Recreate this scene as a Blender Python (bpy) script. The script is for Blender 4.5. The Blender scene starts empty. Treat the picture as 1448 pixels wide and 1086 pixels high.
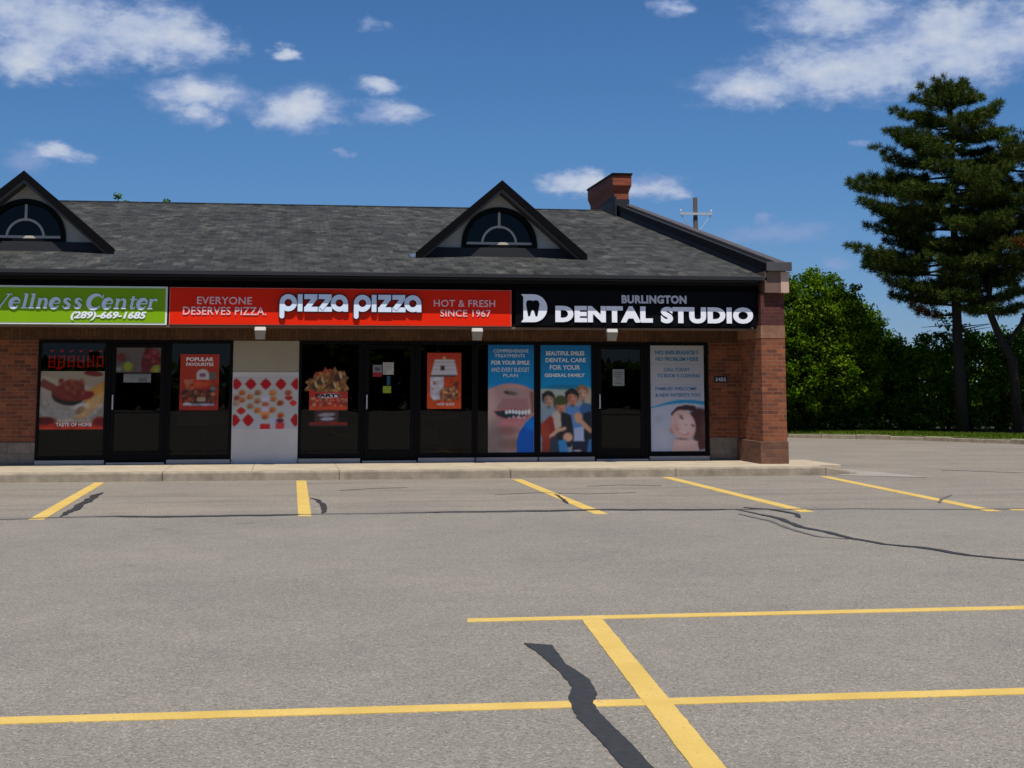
# scene constants
SUN_E = 4.7; EXPO = 0.0; SKY_TINT = (.385, .59, .785, 1.0)
import bpy, bmesh, math, random
import numpy as np
from mathutils import Vector, noise as mnoise

S = bpy.context.scene
COL = S.collection
rnd = random.Random(7)
R = math.radians

def lin(c):
    c = c / 255.0
    return c / 12.92 if c <= 0.04045 else ((c + 0.055) / 1.055) ** 2.4
def rgb(r, g, b):
    return (lin(r), lin(g), lin(b), 1.0)

# ------------------------------------------------------------------ materials
def new_mat(name):
    m = bpy.data.materials.new(name); m.use_nodes = True
    nt = m.node_tree; nt.nodes.clear()
    out = nt.nodes.new('ShaderNodeOutputMaterial')
    return m, nt, out
class NT:
    def __init__(s, nt): s.nt = nt
    def n(s, t, **kw):
        nd = s.nt.nodes.new(t)
        for k, v in kw.items():
            if k == 'ins':
                for i, x in v.items(): nd.inputs[i].default_value = x
            else: setattr(nd, k, v)
        return nd
    def l(s, a, b): s.nt.links.new(a, b)
    def math(s, op, a, b=None, c=None, clamp=False):
        nd = s.n('ShaderNodeMath', operation=op); nd.use_clamp = clamp
        for i, x in enumerate((a, b, c)):
            if x is None: continue
            if isinstance(x, (int, float)): nd.inputs[i].default_value = x
            else: s.l(x, nd.inputs[i])
        return nd.outputs[0]
    def vmath(s, op, a, b=None):
        nd = s.n('ShaderNodeVectorMath', operation=op)
        for i, x in enumerate((a, b)):
            if x is None: continue
            if isinstance(x, (tuple, list)): nd.inputs[i].default_value = x
            else: s.l(x, nd.inputs[i])
        return nd
    def mix(s, f, a, b, blend='MIX'):
        nd = s.n('ShaderNodeMix', data_type='RGBA', blend_type=blend)
        for i, x in ((0, f), (6, a), (7, b)):
            if isinstance(x, (int, float)): nd.inputs[i].default_value = x
            elif isinstance(x, (tuple, list)): nd.inputs[i].default_value = x
            else: s.l(x, nd.inputs[i])
        return nd.outputs[2]
    def ramp(s, f, stops, interp='LINEAR'):
        nd = s.n('ShaderNodeValToRGB'); cr = nd.color_ramp; cr.interpolation = interp
        while len(cr.elements) < len(stops): cr.elements.new(0.5)
        for e, (p, c) in zip(cr.elements, stops):
            e.position = p; e.color = c if len(c) == 4 else (*c, 1)
        s.l(f, nd.inputs[0]); return nd.outputs[0]
    def noise(s, vec, scale, detail=4, rough=0.55):
        nd = s.n('ShaderNodeTexNoise'); nd.inputs['Scale'].default_value = scale
        nd.inputs['Detail'].default_value = detail; nd.inputs['Roughness'].default_value = rough
        if vec is not None: s.l(vec, nd.inputs['Vector'])
        return nd.outputs[0]
    def pos(s): return s.n('ShaderNodeNewGeometry').outputs['Position']

def simple(name, col, rough=0.6, metal=0.0, var=0.12, scale=6.0, bump=0.0, spec=0.5, bscale=60, streak=False):
    m, nt, out = new_mat(name); t = NT(nt)
    p = t.pos()
    if streak:
        p2 = t.vmath('MULTIPLY', p, (1, 1, 0.12)).outputs[0]
    else: p2 = p
    n = t.noise(p2, scale, 5, 0.6)
    lo = tuple(c * (1 - var) for c in col[:3]) + (1,); hi = tuple(min(1, c * (1 + var)) for c in col[:3]) + (1,)
    c = t.ramp(n, [(0.3, lo), (0.7, hi)])
    b = t.n('ShaderNodeBsdfPrincipled'); t.l(c, b.inputs['Base Color'])
    b.inputs['Roughness'].default_value = rough; b.inputs['Metallic'].default_value = metal
    b.inputs['Specular IOR Level'].default_value = spec
    if bump:
        bn = t.n('ShaderNodeBump'); bn.inputs['Strength'].default_value = bump; bn.inputs['Distance'].default_value = 0.01
        t.l(t.noise(p, bscale, 3), bn.inputs['Height']); t.l(bn.outputs[0], b.inputs['Normal'])
    t.l(b.outputs[0], out.inputs[0]); return m

def brick_mat(name, c1, c2, mortar, bw=0.21, bh=0.072, soldier=False, dirt=0.35):
    m, nt, out = new_mat(name); t = NT(nt)
    p = t.pos(); sp = t.n('ShaderNodeSeparateXYZ'); t.l(p, sp.inputs[0])
    u = t.math('ADD', sp.outputs[0], sp.outputs[1])
    cb = t.n('ShaderNodeCombineXYZ')
    if soldier:
        t.l(sp.outputs[2], cb.inputs[0]); t.l(u, cb.inputs[1])
    else:
        t.l(u, cb.inputs[0]); t.l(sp.outputs[2], cb.inputs[1])
    br = t.n('ShaderNodeTexBrick'); t.l(cb.outputs[0], br.inputs['Vector'])
    br.inputs['Scale'].default_value = 1.0
    br.inputs['Brick Width'].default_value = bw; br.inputs['Row Height'].default_value = bh
    br.inputs['Mortar Size'].default_value = 0.006; br.inputs['Mortar Smooth'].default_value = 0.3
    br.inputs['Bias'].default_value = 0.0
    br.inputs['Color1'].default_value = c1; br.inputs['Color2'].default_value = c2; br.inputs['Mortar'].default_value = mortar
    n = t.noise(p, 1.3, 6, 0.65)
    n2 = t.noise(p, 14, 4, 0.6)
    d = t.ramp(n, [(0.3, (1 - dirt,) * 3), (0.65, (1.08,) * 3)])
    d2 = t.ramp(n2, [(0.25, (0.78,) * 3), (0.75, (1.15,) * 3)])
    c = t.mix(1.0, br.outputs['Color'], d, 'MULTIPLY'); c = t.mix(1.0, c, d2, 'MULTIPLY')
    b = t.n('ShaderNodeBsdfPrincipled'); t.l(c, b.inputs['Base Color']); b.inputs['Roughness'].default_value = 0.85
    bn = t.n('ShaderNodeBump'); bn.inputs['Strength'].default_value = 0.5; bn.inputs['Distance'].default_value = 0.006; bn.invert = True
    t.l(br.outputs['Fac'], bn.inputs['Height']); t.l(bn.outputs[0], b.inputs['Normal'])
    t.l(b.outputs[0], out.inputs[0]); return m

def asphalt_mat():
    m, nt, out = new_mat('worn_asphalt'); t = NT(nt)
    p = t.pos()
    v = t.n('ShaderNodeTexVoronoi'); v.inputs['Scale'].default_value = 105.0; t.l(p, v.inputs['Vector'])
    sp = t.n('ShaderNodeSeparateXYZ'); t.l(v.outputs['Color'], sp.inputs[0])
    stone = t.ramp(sp.outputs[0], [(0.0, rgb(101, 97, 89)), (0.2, rgb(127, 122, 112)), (0.55, rgb(137, 131, 121)), (0.84, rgb(144, 138, 127)), (0.955, rgb(158, 151, 139)), (1.0, rgb(176, 169, 155))])
    n1 = t.noise(p, 26, 5, 0.7); n2 = t.noise(p, 0.45, 6, 0.62); n3 = t.noise(p, 3.2, 5, 0.65)
    c = t.mix(1.0, stone, t.ramp(n1, [(0.25, (0.80,) * 3), (0.75, (1.17,) * 3)]), 'MULTIPLY')
    c = t.mix(1.0, c, t.ramp(n2, [(0.3, (0.89, 0.89, 0.90)), (0.7, (1.08, 1.065, 1.05))]), 'MULTIPLY')
    c = t.mix(1.0, c, t.ramp(n3, [(0.3, (0.93,) * 3), (0.7, (1.05,) * 3)]), 'MULTIPLY')
    # older, browner paving under the stalls and tyre-worn streaks along the drive aisle
    s = t.n('ShaderNodeSeparateXYZ'); t.l(p, s.inputs[0])
    st = t.math('SMOOTH_MIN', 1.0, t.math('MULTIPLY', t.math('SUBTRACT', s.outputs[1], 19.5), 3.0), 0.2, clamp=True)
    c = t.mix(t.math('MULTIPLY', st, 0.6), c, t.mix(1.0, c, (1.07, 1.03, 0.99, 1), 'MULTIPLY'))
    sm = t.vmath('MULTIPLY', p, (0.35, 2.2, 1)).outputs[0]
    sn = t.noise(sm, 0.7, 5, 0.6)
    c = t.mix(t.math('MULTIPLY', st, 1.0), c, t.mix(1.0, c, t.ramp(sn, [(0.33, (0.80, 0.80, 0.82)), (0.5, (1, 1, 1)), (0.75, (1.10, 1.08, 1.06))]), 'MULTIPLY'))
    # oil drips
    on = t.noise(p, 1.7, 2, 0.4)
    c = t.mix(t.math('MULTIPLY', t.ramp(on, [(0.70, (0,) * 3), (0.80, (1,) * 3)]), 0.35), c, rgb(75, 70, 66))
    b = t.n('ShaderNodeBsdfPrincipled'); t.l(c, b.inputs['Base Color']); b.inputs['Roughness'].default_value = 0.9
    b.inputs['Specular IOR Level'].default_value = 0.25
    bn = t.n('ShaderNodeBump'); bn.inputs['Strength'].default_value = 0.4; bn.inputs['Distance'].default_value = 0.005
    h = t.math('ADD', v.outputs['Distance'], t.math('MULTIPLY', n1, 0.8))
    t.l(h, bn.inputs['Height']); t.l(bn.outputs[0], b.inputs['Normal'])
    t.l(b.outputs[0], out.inputs[0]); return m

def paint_mat():
    m, nt, out = new_mat('worn_yellow_paint'); t = NT(nt)
    p = t.pos()
    n1 = t.noise(p, 30, 5, 0.75); n2 = t.noise(p, 2.2, 4, 0.6); n3 = t.noise(p, 120, 2, 0.5)
    c = t.ramp(n2, [(0.3, rgb(202, 169, 82)), (0.7, rgb(220, 186, 100))])
    c = t.mix(1.0, c, t.ramp(n3, [(0.25, (0.86,) * 3), (0.75, (1.1,) * 3)]), 'MULTIPLY')
    w = t.math('ADD', n1, t.math('MULTIPLY', n2, 0.25))
    c = t.mix(t.ramp(w, [(0.735, (0,) * 3), (0.80, (0.75,) * 3)]), c, rgb(140, 132, 120))
    b = t.n('ShaderNodeBsdfPrincipled'); t.l(c, b.inputs['Base Color']); b.inputs['Roughness'].default_value = 0.75
    bn = t.n('ShaderNodeBump'); bn.inputs['Strength'].default_value = 0.35; bn.inputs['Distance'].default_value = 0.005
    t.l(t.noise(p, 70, 3), bn.inputs['Height']); t.l(bn.outputs[0], b.inputs['Normal'])
    t.l(b.outputs[0], out.inputs[0]); return m

def shingle_mat():
    m, nt, out = new_mat('weathered_shingles'); t = NT(nt)
    p = t.pos()
    wob = t.n('ShaderNodeTexNoise'); wob.inputs['Scale'].default_value = 3.0; t.l(p, wob.inputs['Vector'])
    wv = t.vmath('MULTIPLY', t.vmath('SUBTRACT', wob.outputs['Color'], (0.5, 0.5, 0.5)).outputs[0], (0.10, 0.06, 0)).outputs[0]
    pv = t.vmath('ADD', p, wv).outputs[0]
    br = t.n('ShaderNodeTexBrick'); t.l(pv, br.inputs['Vector'])
    br.inputs['Scale'].default_value = 1.0; br.inputs['Brick Width'].default_value = 0.26; br.inputs['Row Height'].default_value = 0.36
    br.inputs['Mortar Size'].default_value = 0.012; br.inputs['Mortar Smooth'].default_value = 0.6; br.inputs['Bias'].default_value = -0.1
    br.inputs['Color1'].default_value = rgb(66, 67, 67); br.inputs['Color2'].default_value = rgb(91, 91, 90); br.inputs['Mortar'].default_value = rgb(54, 54, 54)
    st = t.vmath('MULTIPLY', p, (1.0, 0.45, 1.0)).outputs[0]
    v = t.n('ShaderNodeTexVoronoi'); v.inputs['Scale'].default_value = 5.0; t.l(st, v.inputs['Vector'])
    sp = t.n('ShaderNodeSeparateXYZ'); t.l(v.outputs['Color'], sp.inputs[0])
    tint = t.ramp(sp.outputs[1], [(0.0, rgb(154, 152, 146)), (0.25, rgb(176, 178, 180)), (0.5, rgb(194, 194, 190)), (0.72, rgb(182, 188, 182)), (0.9, rgb(210, 207, 202)), (1.0, rgb(236, 230, 220))])
    c = t.mix(1.0, br.outputs['Color'], t.mix(1.0, tint, (1.42, 1.42, 1.42, 1), 'MULTIPLY'), 'MULTIPLY')
    n = t.noise(p, 40, 4, 0.7)
    c = t.mix(1.0, c, t.ramp(n, [(0.25, (0.72,) * 3), (0.75, (1.25,) * 3)]), 'MULTIPLY')
    n4 = t.noise(p, 0.5, 4, 0.6)
    c = t.mix(1.0, c, t.ramp(n4, [(0.3, (0.84,) * 3), (0.7, (1.14,) * 3)]), 'MULTIPLY')
    b = t.n('ShaderNodeBsdfPrincipled'); t.l(c, b.inputs['Base Color']); b.inputs['Roughness'].default_value = 0.95
    b.inputs['Specular IOR Level'].default_value = 0.15
    bn = t.n('ShaderNodeBump'); bn.inputs['Strength'].default_value = 0.7; bn.inputs['Distance'].default_value = 0.02
    t.l(t.math('ADD', n, t.math('MULTIPLY', sp.outputs[0], 0.6)), bn.inputs['Height']); t.l(bn.outputs[0], b.inputs['Normal'])
    t.l(b.outputs[0], out.inputs[0]); return m

def glass_mat(name, tint=(0.42, 0.40, 0.38, 1), gl=.52):
    m, nt, out = new_mat(name); t = NT(nt)
    g = t.n('ShaderNodeBsdfGlossy'); g.inputs['Roughness'].default_value = 0.01; g.inputs['Color'].default_value = (gl, gl, gl, 1)
    tr = t.n('ShaderNodeBsdfTransparent'); tr.inputs['Color'].default_value = tint
    f = t.n('ShaderNodeFresnel'); f.inputs['IOR'].default_value = 1.5
    bn = t.n('ShaderNodeBump'); bn.inputs['Strength'].default_value = 0.02; bn.inputs['Distance'].default_value = 0.05
    t.l(t.noise(t.pos(), 1.1, 2), bn.inputs['Height']); t.l(bn.outputs[0], g.inputs['Normal'])
    mx = t.n('ShaderNodeMixShader'); t.l(f.outputs[0], mx.inputs[0]); t.l(tr.outputs[0], mx.inputs[1]); t.l(g.outputs[0], mx.inputs[2])
    t.l(mx.outputs[0], out.inputs[0]); return m

def leaf_mat(name, stops, trans=0.3):
    m, nt, out = new_mat(name); t = NT(nt)
    g = t.n('ShaderNodeNewGeometry')
    c = t.ramp(g.outputs['Random Per Island'], stops)
    n = t.noise(g.outputs['Position'], 0.9, 4, 0.6)
    c = t.mix(1.0, c, t.ramp(n, [(0.3, (0.6, 0.66, 0.6)), (0.7, (1.25, 1.2, 1.1))]), 'MULTIPLY')
    d = t.n('ShaderNodeBsdfDiffuse'); t.l(c, d.inputs[0])
    tl = t.n('ShaderNodeBsdfTranslucent'); t.l(t.mix(1.0, c, (1.2, 1.25, 0.5, 1), 'MULTIPLY'), tl.inputs[0])
    mx = t.n('ShaderNodeMixShader'); mx.inputs[0].default_value = trans
    t.l(d.outputs[0], mx.inputs[1]); t.l(tl.outputs[0], mx.inputs[2]); t.l(mx.outputs[0], out.inputs[0]); return m

def print_mat():
    m, nt, out = new_mat('printed_vinyl'); t = NT(nt)
    a = t.n('ShaderNodeAttribute'); a.attribute_name = 'print'
    b = t.n('ShaderNodeBsdfPrincipled'); t.l(a.outputs['Color'], b.inputs['Base Color']); b.inputs['Roughness'].default_value = 0.45
    b.inputs['Specular IOR Level'].default_value = 0.3
    t.l(b.outputs[0], out.inputs[0]); return m

def emit_mat(name, col, s):
    m, nt, out = new_mat(name); t = NT(nt)
    e = t.n('ShaderNodeEmission'); e.inputs[0].default_value = col; e.inputs[1].default_value = s
    t.l(e.outputs[0], out.inputs[0]); return m

M = {}
M['asphalt'] = asphalt_mat(); M['paint'] = paint_mat(); M['shingle'] = shingle_mat()
M['sealant'] = simple('tar_sealant', rgb(52, 51, 50), 0.62, var=0.28, scale=22, bump=0.4, bscale=90)
M['sealant_old'] = simple('faded_tar', rgb(98, 94, 90), 0.8, var=0.2, scale=8)
M['concrete'] = simple('pale_concrete', rgb(178, 164, 140), 0.9, var=0.16, scale=3.0, bump=0.3)
M['kerb'] = simple('kerb_concrete', rgb(148, 136, 117), 0.9, var=0.28, scale=5.0, bump=0.4)
M['apron'] = simple('apron_concrete', rgb(152, 145, 134), 0.9, var=0.12, scale=2.0, bump=0.3)
M['brick'] = brick_mat('red_brick', rgb(152, 84, 48), rgb(102, 54, 34), rgb(128, 102, 82))
M['brick_base'] = brick_mat('grey_base_block', rgb(140, 128, 116), rgb(120, 110, 100), rgb(104, 98, 92), 0.4, 0.19)
M['brick_dark'] = brick_mat('dark_red_brick', rgb(96, 44, 36), rgb(78, 34, 30), rgb(92, 62, 52))
M['brick_sold'] = brick_mat('brown_soldier_brick', rgb(104, 70, 42), rgb(84, 54, 32), rgb(66, 46, 32), 0.22, 0.075, True)
M['brick_band'] = brick_mat('tan_soldier_brick', rgb(160, 114, 84), rgb(146, 102, 76), rgb(140, 112, 92), 0.26, 0.075, True)
M['brick_chim'] = brick_mat('chimney_brick', rgb(154, 76, 44), rgb(124, 58, 36), rgb(128, 78, 58))
M['brick_plinth'] = brick_mat('stained_plinth_brick', rgb(118, 76, 54), rgb(92, 62, 48), rgb(96, 76, 64))
M['black'] = simple('black_metal', rgb(12, 12, 14), 0.7, var=0.2, spec=0.12, scale=4)
M['frame'] = simple('black_anodised_frame', rgb(10, 10, 10), 0.6, var=0.15, spec=0.12)
M['fascia'] = simple('black_fascia', rgb(10, 10, 12), 0.8, var=0.25, spec=0.1, scale=2)
M['flash'] = simple('charcoal_flashing', rgb(30, 31, 36), 0.75, var=0.15, scale=2)
M['cap'] = simple('brown_cap_metal', rgb(82, 74, 72), 0.6, var=0.2, scale=3)
M['capdark'] = simple('dark_cap_metal', rgb(70, 68, 70), 0.6, var=0.2, scale=3)
M['tan'] = simple('brown_top_block', rgb(108, 84, 72), 0.65, var=0.12, streak=True, scale=8)
M['tanlight'] = simple('pink_tan_top_block', rgb(192, 160, 142), 0.75, var=0.1, streak=True, scale=8)
M['soffit'] = simple('brown_soffit', rgb(88, 66, 46), 0.7, var=0.15)
M['trimbrown'] = simple('brown_trim', rgb(110, 86, 66), 0.6, var=0.12)
M['gable'] = simple('off_white_stucco', rgb(196, 192, 178), 0.9, var=0.06, scale=3, bump=0.2)
M['muntin'] = simple('cream_muntin', rgb(196, 184, 164), 0.6, var=0.08)
M['rake'] = simple('black_bargeboard', rgb(10, 10, 13), 0.85, var=0.15, spec=0.1)
M['rakeunder'] = simple('brown_rake_soffit', rgb(84, 78, 72), 0.7, var=0.15)
M['white'] = simple('white_painted_block', rgb(198, 196, 194), 0.7, var=0.06, scale=2, bump=0.25, bscale=20)
M['greige'] = simple('bare_grey_panel', rgb(156, 148, 130), 0.85, var=0.06, scale=2, bump=0.2)
M['sill'] = simple('blue_grey_sill', rgb(150, 150, 150), 0.5, var=0.1, scale=5)
M['lampw'] = simple('white_lamp_housing', rgb(176, 170, 164), 0.6, var=0.06)
M['lampl'] = simple('grey_lamp_lens', rgb(140, 134, 126), 0.5, var=0.08)
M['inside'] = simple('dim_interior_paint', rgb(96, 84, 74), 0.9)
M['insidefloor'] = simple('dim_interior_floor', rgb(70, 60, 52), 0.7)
M['counter'] = simple('orange_counter', rgb(214, 120, 52), 0.6)
M['grey'] = simple('light_grey_plastic', rgb(190, 190, 186), 0.6)
M['board'] = simple('pale_board', rgb(190, 188, 180), 0.7)
M['glass'] = glass_mat('shop_glass'); M['darkglass'] = glass_mat('dormer_glass', (0.08, 0.10, 0.11, 1), .40)
M['green'] = simple('lime_sign_face', rgb(126, 170, 4), 0.5, spec=0.2, var=0.03, scale=1.5)
M['greenframe'] = simple('pale_sign_frame', rgb(222, 230, 220), 0.4, var=0.05)
M['red'] = simple('red_sign_face', rgb(232, 38, 2), 0.5, spec=0.15, var=0.04, scale=1.5)
M['redrim'] = simple('pale_red_rim', rgb(206, 120, 104), 0.5, var=0.05)
M['blackface'] = simple('black_sign_face', rgb(7, 8, 12), 0.6, spec=0.1, var=0.2, scale=1.0)
M['letter'] = simple('pale_blue_white_letter', rgb(222, 234, 250), 0.4, var=0.03)
M['letterpink'] = simple('pale_pink_letter', rgb(240, 190, 190), 0.4, var=0.03)
M['letterside'] = simple('dark_letter_return', rgb(28, 22, 24), 0.5)
M['letterw'] = simple('white_letter', rgb(240, 242, 248), 0.4, var=0.03)
M['lettergrey'] = simple('silver_letter', rgb(196, 200, 210), 0.4, var=0.05)
M['letterblue'] = simple('blue_print', rgb(46, 116, 158), 0.5, var=0.03)
M['letterprint'] = simple('grey_white_print', rgb(226, 226, 226), 0.5, var=0.03)
M['stepflash'] = simple('blue_grey_flashing', rgb(84, 96, 116), 0.5, var=0.1)
M['wood'] = simple('weathered_pole_wood', rgb(104, 90, 78), 0.9, var=0.2, scale=3, streak=True)
M['galv'] = simple('galvanised_steel', rgb(190, 194, 198), 0.45, metal=0.3, var=0.1)
M['bark'] = simple('dark_bark', rgb(42, 36, 31), 0.95, var=0.4, scale=9, bump=0.8, bscale=18, streak=True)
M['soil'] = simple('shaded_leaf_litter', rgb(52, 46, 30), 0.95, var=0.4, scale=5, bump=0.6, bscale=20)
M['turf'] = simple('mown_turf', rgb(76, 98, 34), 0.95, var=0.3, scale=4, bump=0.6, bscale=90)
M['print'] = print_mat()
M['neon'] = emit_mat('red_led', (0.85, 0.01, 0.015, 1), 0.6)
M['leaf'] = leaf_mat('broadleaf', [(0, rgb(42, 70, 12)), (0.45, rgb(70, 101, 16)), (0.8, rgb(98, 124, 24)), (1, rgb(122, 141, 40))], 0.35)
M['leafdark'] = leaf_mat('hedge_leaf', [(0, rgb(56, 88, 22)), (0.6, rgb(94, 128, 34)), (1, rgb(130, 156, 52))], 0.45)
M['needle'] = leaf_mat('pine_needle', [(0, rgb(26, 42, 20)), (0.5, rgb(56, 74, 32)), (0.85, rgb(86, 98, 46)), (1, rgb(116, 118, 62))], 0.15)
M['needledry'] = leaf_mat('dry_needle', [(0, rgb(74, 52, 28)), (1, rgb(112, 78, 42))], 0.15)
M['blade'] = leaf_mat('grass_blade', [(0, rgb(52, 80, 18)), (0.6, rgb(88, 112, 34)), (1, rgb(126, 136, 60))], 0.3)

# ------------------------------------------------------------------ objects
ORG = {}
def tag(o, label=None, cat=None, group=None, kind=None):
    if label: o['label'] = label
    if cat: o['category'] = cat
    if group: o['group'] = group
    if kind: o['kind'] = kind
    return o
def link(o, parent=None, org=None):
    COL.objects.link(o)
    if parent is not None:
        o.parent = parent
        ORG[o.name] = ORG[parent.name]
    else:
        ORG[o.name] = org or (0, 0, 0); o.location = ORG[o.name]
    return o
def empty(name, loc, label, cat, group=None):
    o = bpy.data.objects.new(name, None); o.empty_display_size = 0.3
    link(o, None, loc); return tag(o, label, cat, group)

class MB:
    def __init__(s): s.v = []; s.f = []; s.m = []; s.mi = 0
    def face(s, pts):
        i = len(s.v); s.v += [tuple(p) for p in pts]; s.f.append(tuple(range(i, i + len(pts)))); s.m.append(s.mi)
    def box(s, x0, x1, y0, y1, z0, z1):
        i = len(s.v)
        s.v += [(x0, y0, z0), (x1, y0, z0), (x1, y1, z0), (x0, y1, z0), (x0, y0, z1), (x1, y0, z1), (x1, y1, z1), (x0, y1, z1)]
        for q in ((0, 3, 2, 1), (4, 5, 6, 7), (0, 1, 5, 4), (1, 2, 6, 5), (2, 3, 7, 6), (3, 0, 4, 7)):
            s.f.append(tuple(i + k for k in q)); s.m.append(s.mi)
        return s
    def hexa(s, p):          # 8 points, bottom 4 then top 4
        i = len(s.v); s.v += [tuple(q) for q in p]
        for q in ((0, 3, 2, 1), (4, 5, 6, 7), (0, 1, 5, 4), (1, 2, 6, 5), (2, 3, 7, 6), (3, 0, 4, 7)):
            s.f.append(tuple(i + k for k in q)); s.m.append(s.mi)
        return s
    def prism_xz(s, pts, y0, y1):     # pts counter-clockwise seen from the front (-Y)
        n = len(pts); i = len(s.v)
        s.v += [(x, y0, z) for x, z in pts] + [(x, y1, z) for x, z in pts]
        s.f.append(tuple(range(i, i + n))); s.m.append(s.mi)
        s.f.append(tuple(range(i + 2 * n - 1, i + n - 1, -1))); s.m.append(s.mi)
        for k in range(n):
            k2 = (k + 1) % n; s.f.append((i + k2, i + k, i + n + k, i + n + k2)); s.m.append(s.mi)
        return s
    def prism_yz(s, pts, x0, x1):
        n = len(pts); i = len(s.v)
        s.v += [(x0, y, z) for y, z in pts] + [(x1, y, z) for y, z in pts]
        s.f.append(tuple(range(i, i + n))); s.m.append(s.mi)
        s.f.append(tuple(range(i + 2 * n - 1, i + n - 1, -1))); s.m.append(s.mi)
        for k in range(n):
            k2 = (k + 1) % n; s.f.append((i + k2, i + k, i + n + k, i + n + k2)); s.m.append(s.mi)
        return s
    def tube(s, pts, rad, seg=8):
        i0 = len(s.v); pts = [Vector(p) for p in pts]; n = len(pts)
        up = Vector((0.31, 0.17, 0.93))
        for k, p in enumerate(pts):
            d = (pts[min(k + 1, n - 1)] - pts[max(k - 1, 0)]).normalized()
            a = d.cross(up)
            if a.length < 0.05: a = d.cross(Vector((1, 0, 0)))
            a.normalize(); b = d.cross(a)
            r = rad[k] if isinstance(rad, (list, tuple)) else rad
            for j in range(seg):
                t = 2 * math.pi * j / seg; s.v.append(tuple(p + (a * math.cos(t) + b * math.sin(t)) * r))
        for k in range(n - 1):
            for j in range(seg):
                j2 = (j + 1) % seg
                s.f.append((i0 + k * seg + j, i0 + k * seg + j2, i0 + (k + 1) * seg + j2, i0 + (k + 1) * seg + j)); s.m.append(s.mi)
        s.f.append(tuple(i0 + j for j in range(seg))[::-1]); s.m.append(s.mi)
        s.f.append(tuple(i0 + (n - 1) * seg + j for j in range(seg))); s.m.append(s.mi)
        return s
    def build(s, name, mats, parent=None, org=None, bevel=0, smooth=False, fix=True):
        o_ = ORG[parent.name] if parent is not None else (org or (0, 0, 0))
        me = bpy.data.meshes.new(name)
        me.from_pydata([(a - o_[0], b - o_[1], c - o_[2]) for a, b, c in s.v], [], s.f)
        if not isinstance(mats, (list, tuple)): mats = [mats]
        for m in mats: me.materials.append(m)
        me.polygons.foreach_set('material_index', s.m)
        if smooth: me.polygons.foreach_set('use_smooth', [True] * len(s.f))
        if fix:
            bm = bmesh.new(); bm.from_mesh(me); bmesh.ops.recalc_face_normals(bm, faces=bm.faces); bm.to_mesh(me); bm.free()
        me.update()
        o = bpy.data.objects.new(name, me); link(o, parent, org)
        if bevel:
            md = o.modifiers.new('Bevel', 'BEVEL'); md.width = bevel; md.segments = 2; md.limit_method = 'ANGLE'
        return o

def fast_mesh(name, verts, faces_n, nper, mats, parent, mi=None):
    """verts (N,3) array, faces made of nper consecutive vertices"""
    o_ = np.array(ORG[parent.name] if parent is not None else (0, 0, 0))
    me = bpy.data.meshes.new(name); nv = len(verts)
    me.vertices.add(nv); me.vertices.foreach_set('co', (verts - o_).astype(np.float32).ravel())
    me.loops.add(nv); me.loops.foreach_set('vertex_index', np.arange(nv, dtype=np.int32))
    me.polygons.add(faces_n); me.polygons.foreach_set('loop_start', np.arange(0, nv, nper, dtype=np.int32))
    try: me.polygons.foreach_set('loop_total', np.full(faces_n, nper, dtype=np.int32))
    except Exception: pass
    for m in mats: me.materials.append(m)
    if mi is not None: me.polygons.foreach_set('material_index', mi.astype(np.int32))
    me.update(calc_edges=True)
    o = bpy.data.objects.new(name, me); link(o, parent); return o

# ------------------------------------------------------------------ lettering
def text_obj(txt, x0, x1, z0, z1, y, depth, mats, parent, name='lettering', bold=0.0, shear=0.0, spacing=1.0):
    cu = bpy.data.curves.new('t', 'FONT'); cu.body = txt; cu.size = 1.0; cu.offset = bold; cu.shear = shear
    cu.space_character = spacing; cu.resolution_u = 4; cu.fill_mode = 'BOTH'
    ob = bpy.data.objects.new('t', cu); COL.objects.link(ob)
    dg = bpy.context.evaluated_depsgraph_get(); me0 = ob.evaluated_get(dg).to_mesh()
    V = np.array([v.co[:] for v in me0.vertices]); F = [tuple(p.vertices) for p in me0.polygons]
    ob.evaluated_get(dg).to_mesh_clear(); bpy.data.objects.remove(ob); bpy.data.curves.remove(cu)
    lo = V.min(0); hi = V.max(0)
    X = x0 + (V[:, 0] - lo[0]) / (hi[0] - lo[0]) * (x1 - x0); Z = z0 + (V[:, 1] - lo[1]) / (hi[1] - lo[1]) * (z1 - z0)
    # one mesh per word: split the line where the gap between letters is wide
    iv = sorted((min(X[i] for i in f), max(X[i] for i in f), k) for k, f in enumerate(F))
    words = [[iv[0][2]]]; end = iv[0][1]
    for a, b_, k in iv[1:]:
        if a - end > .22 * (z1 - z0): words.append([])
        words[-1].append(k); end = max(end, b_)
    for w in words: o = extrude_flat(X, Z, [F[k] for k in w], y, depth, mats, parent, name)
    return o
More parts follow.
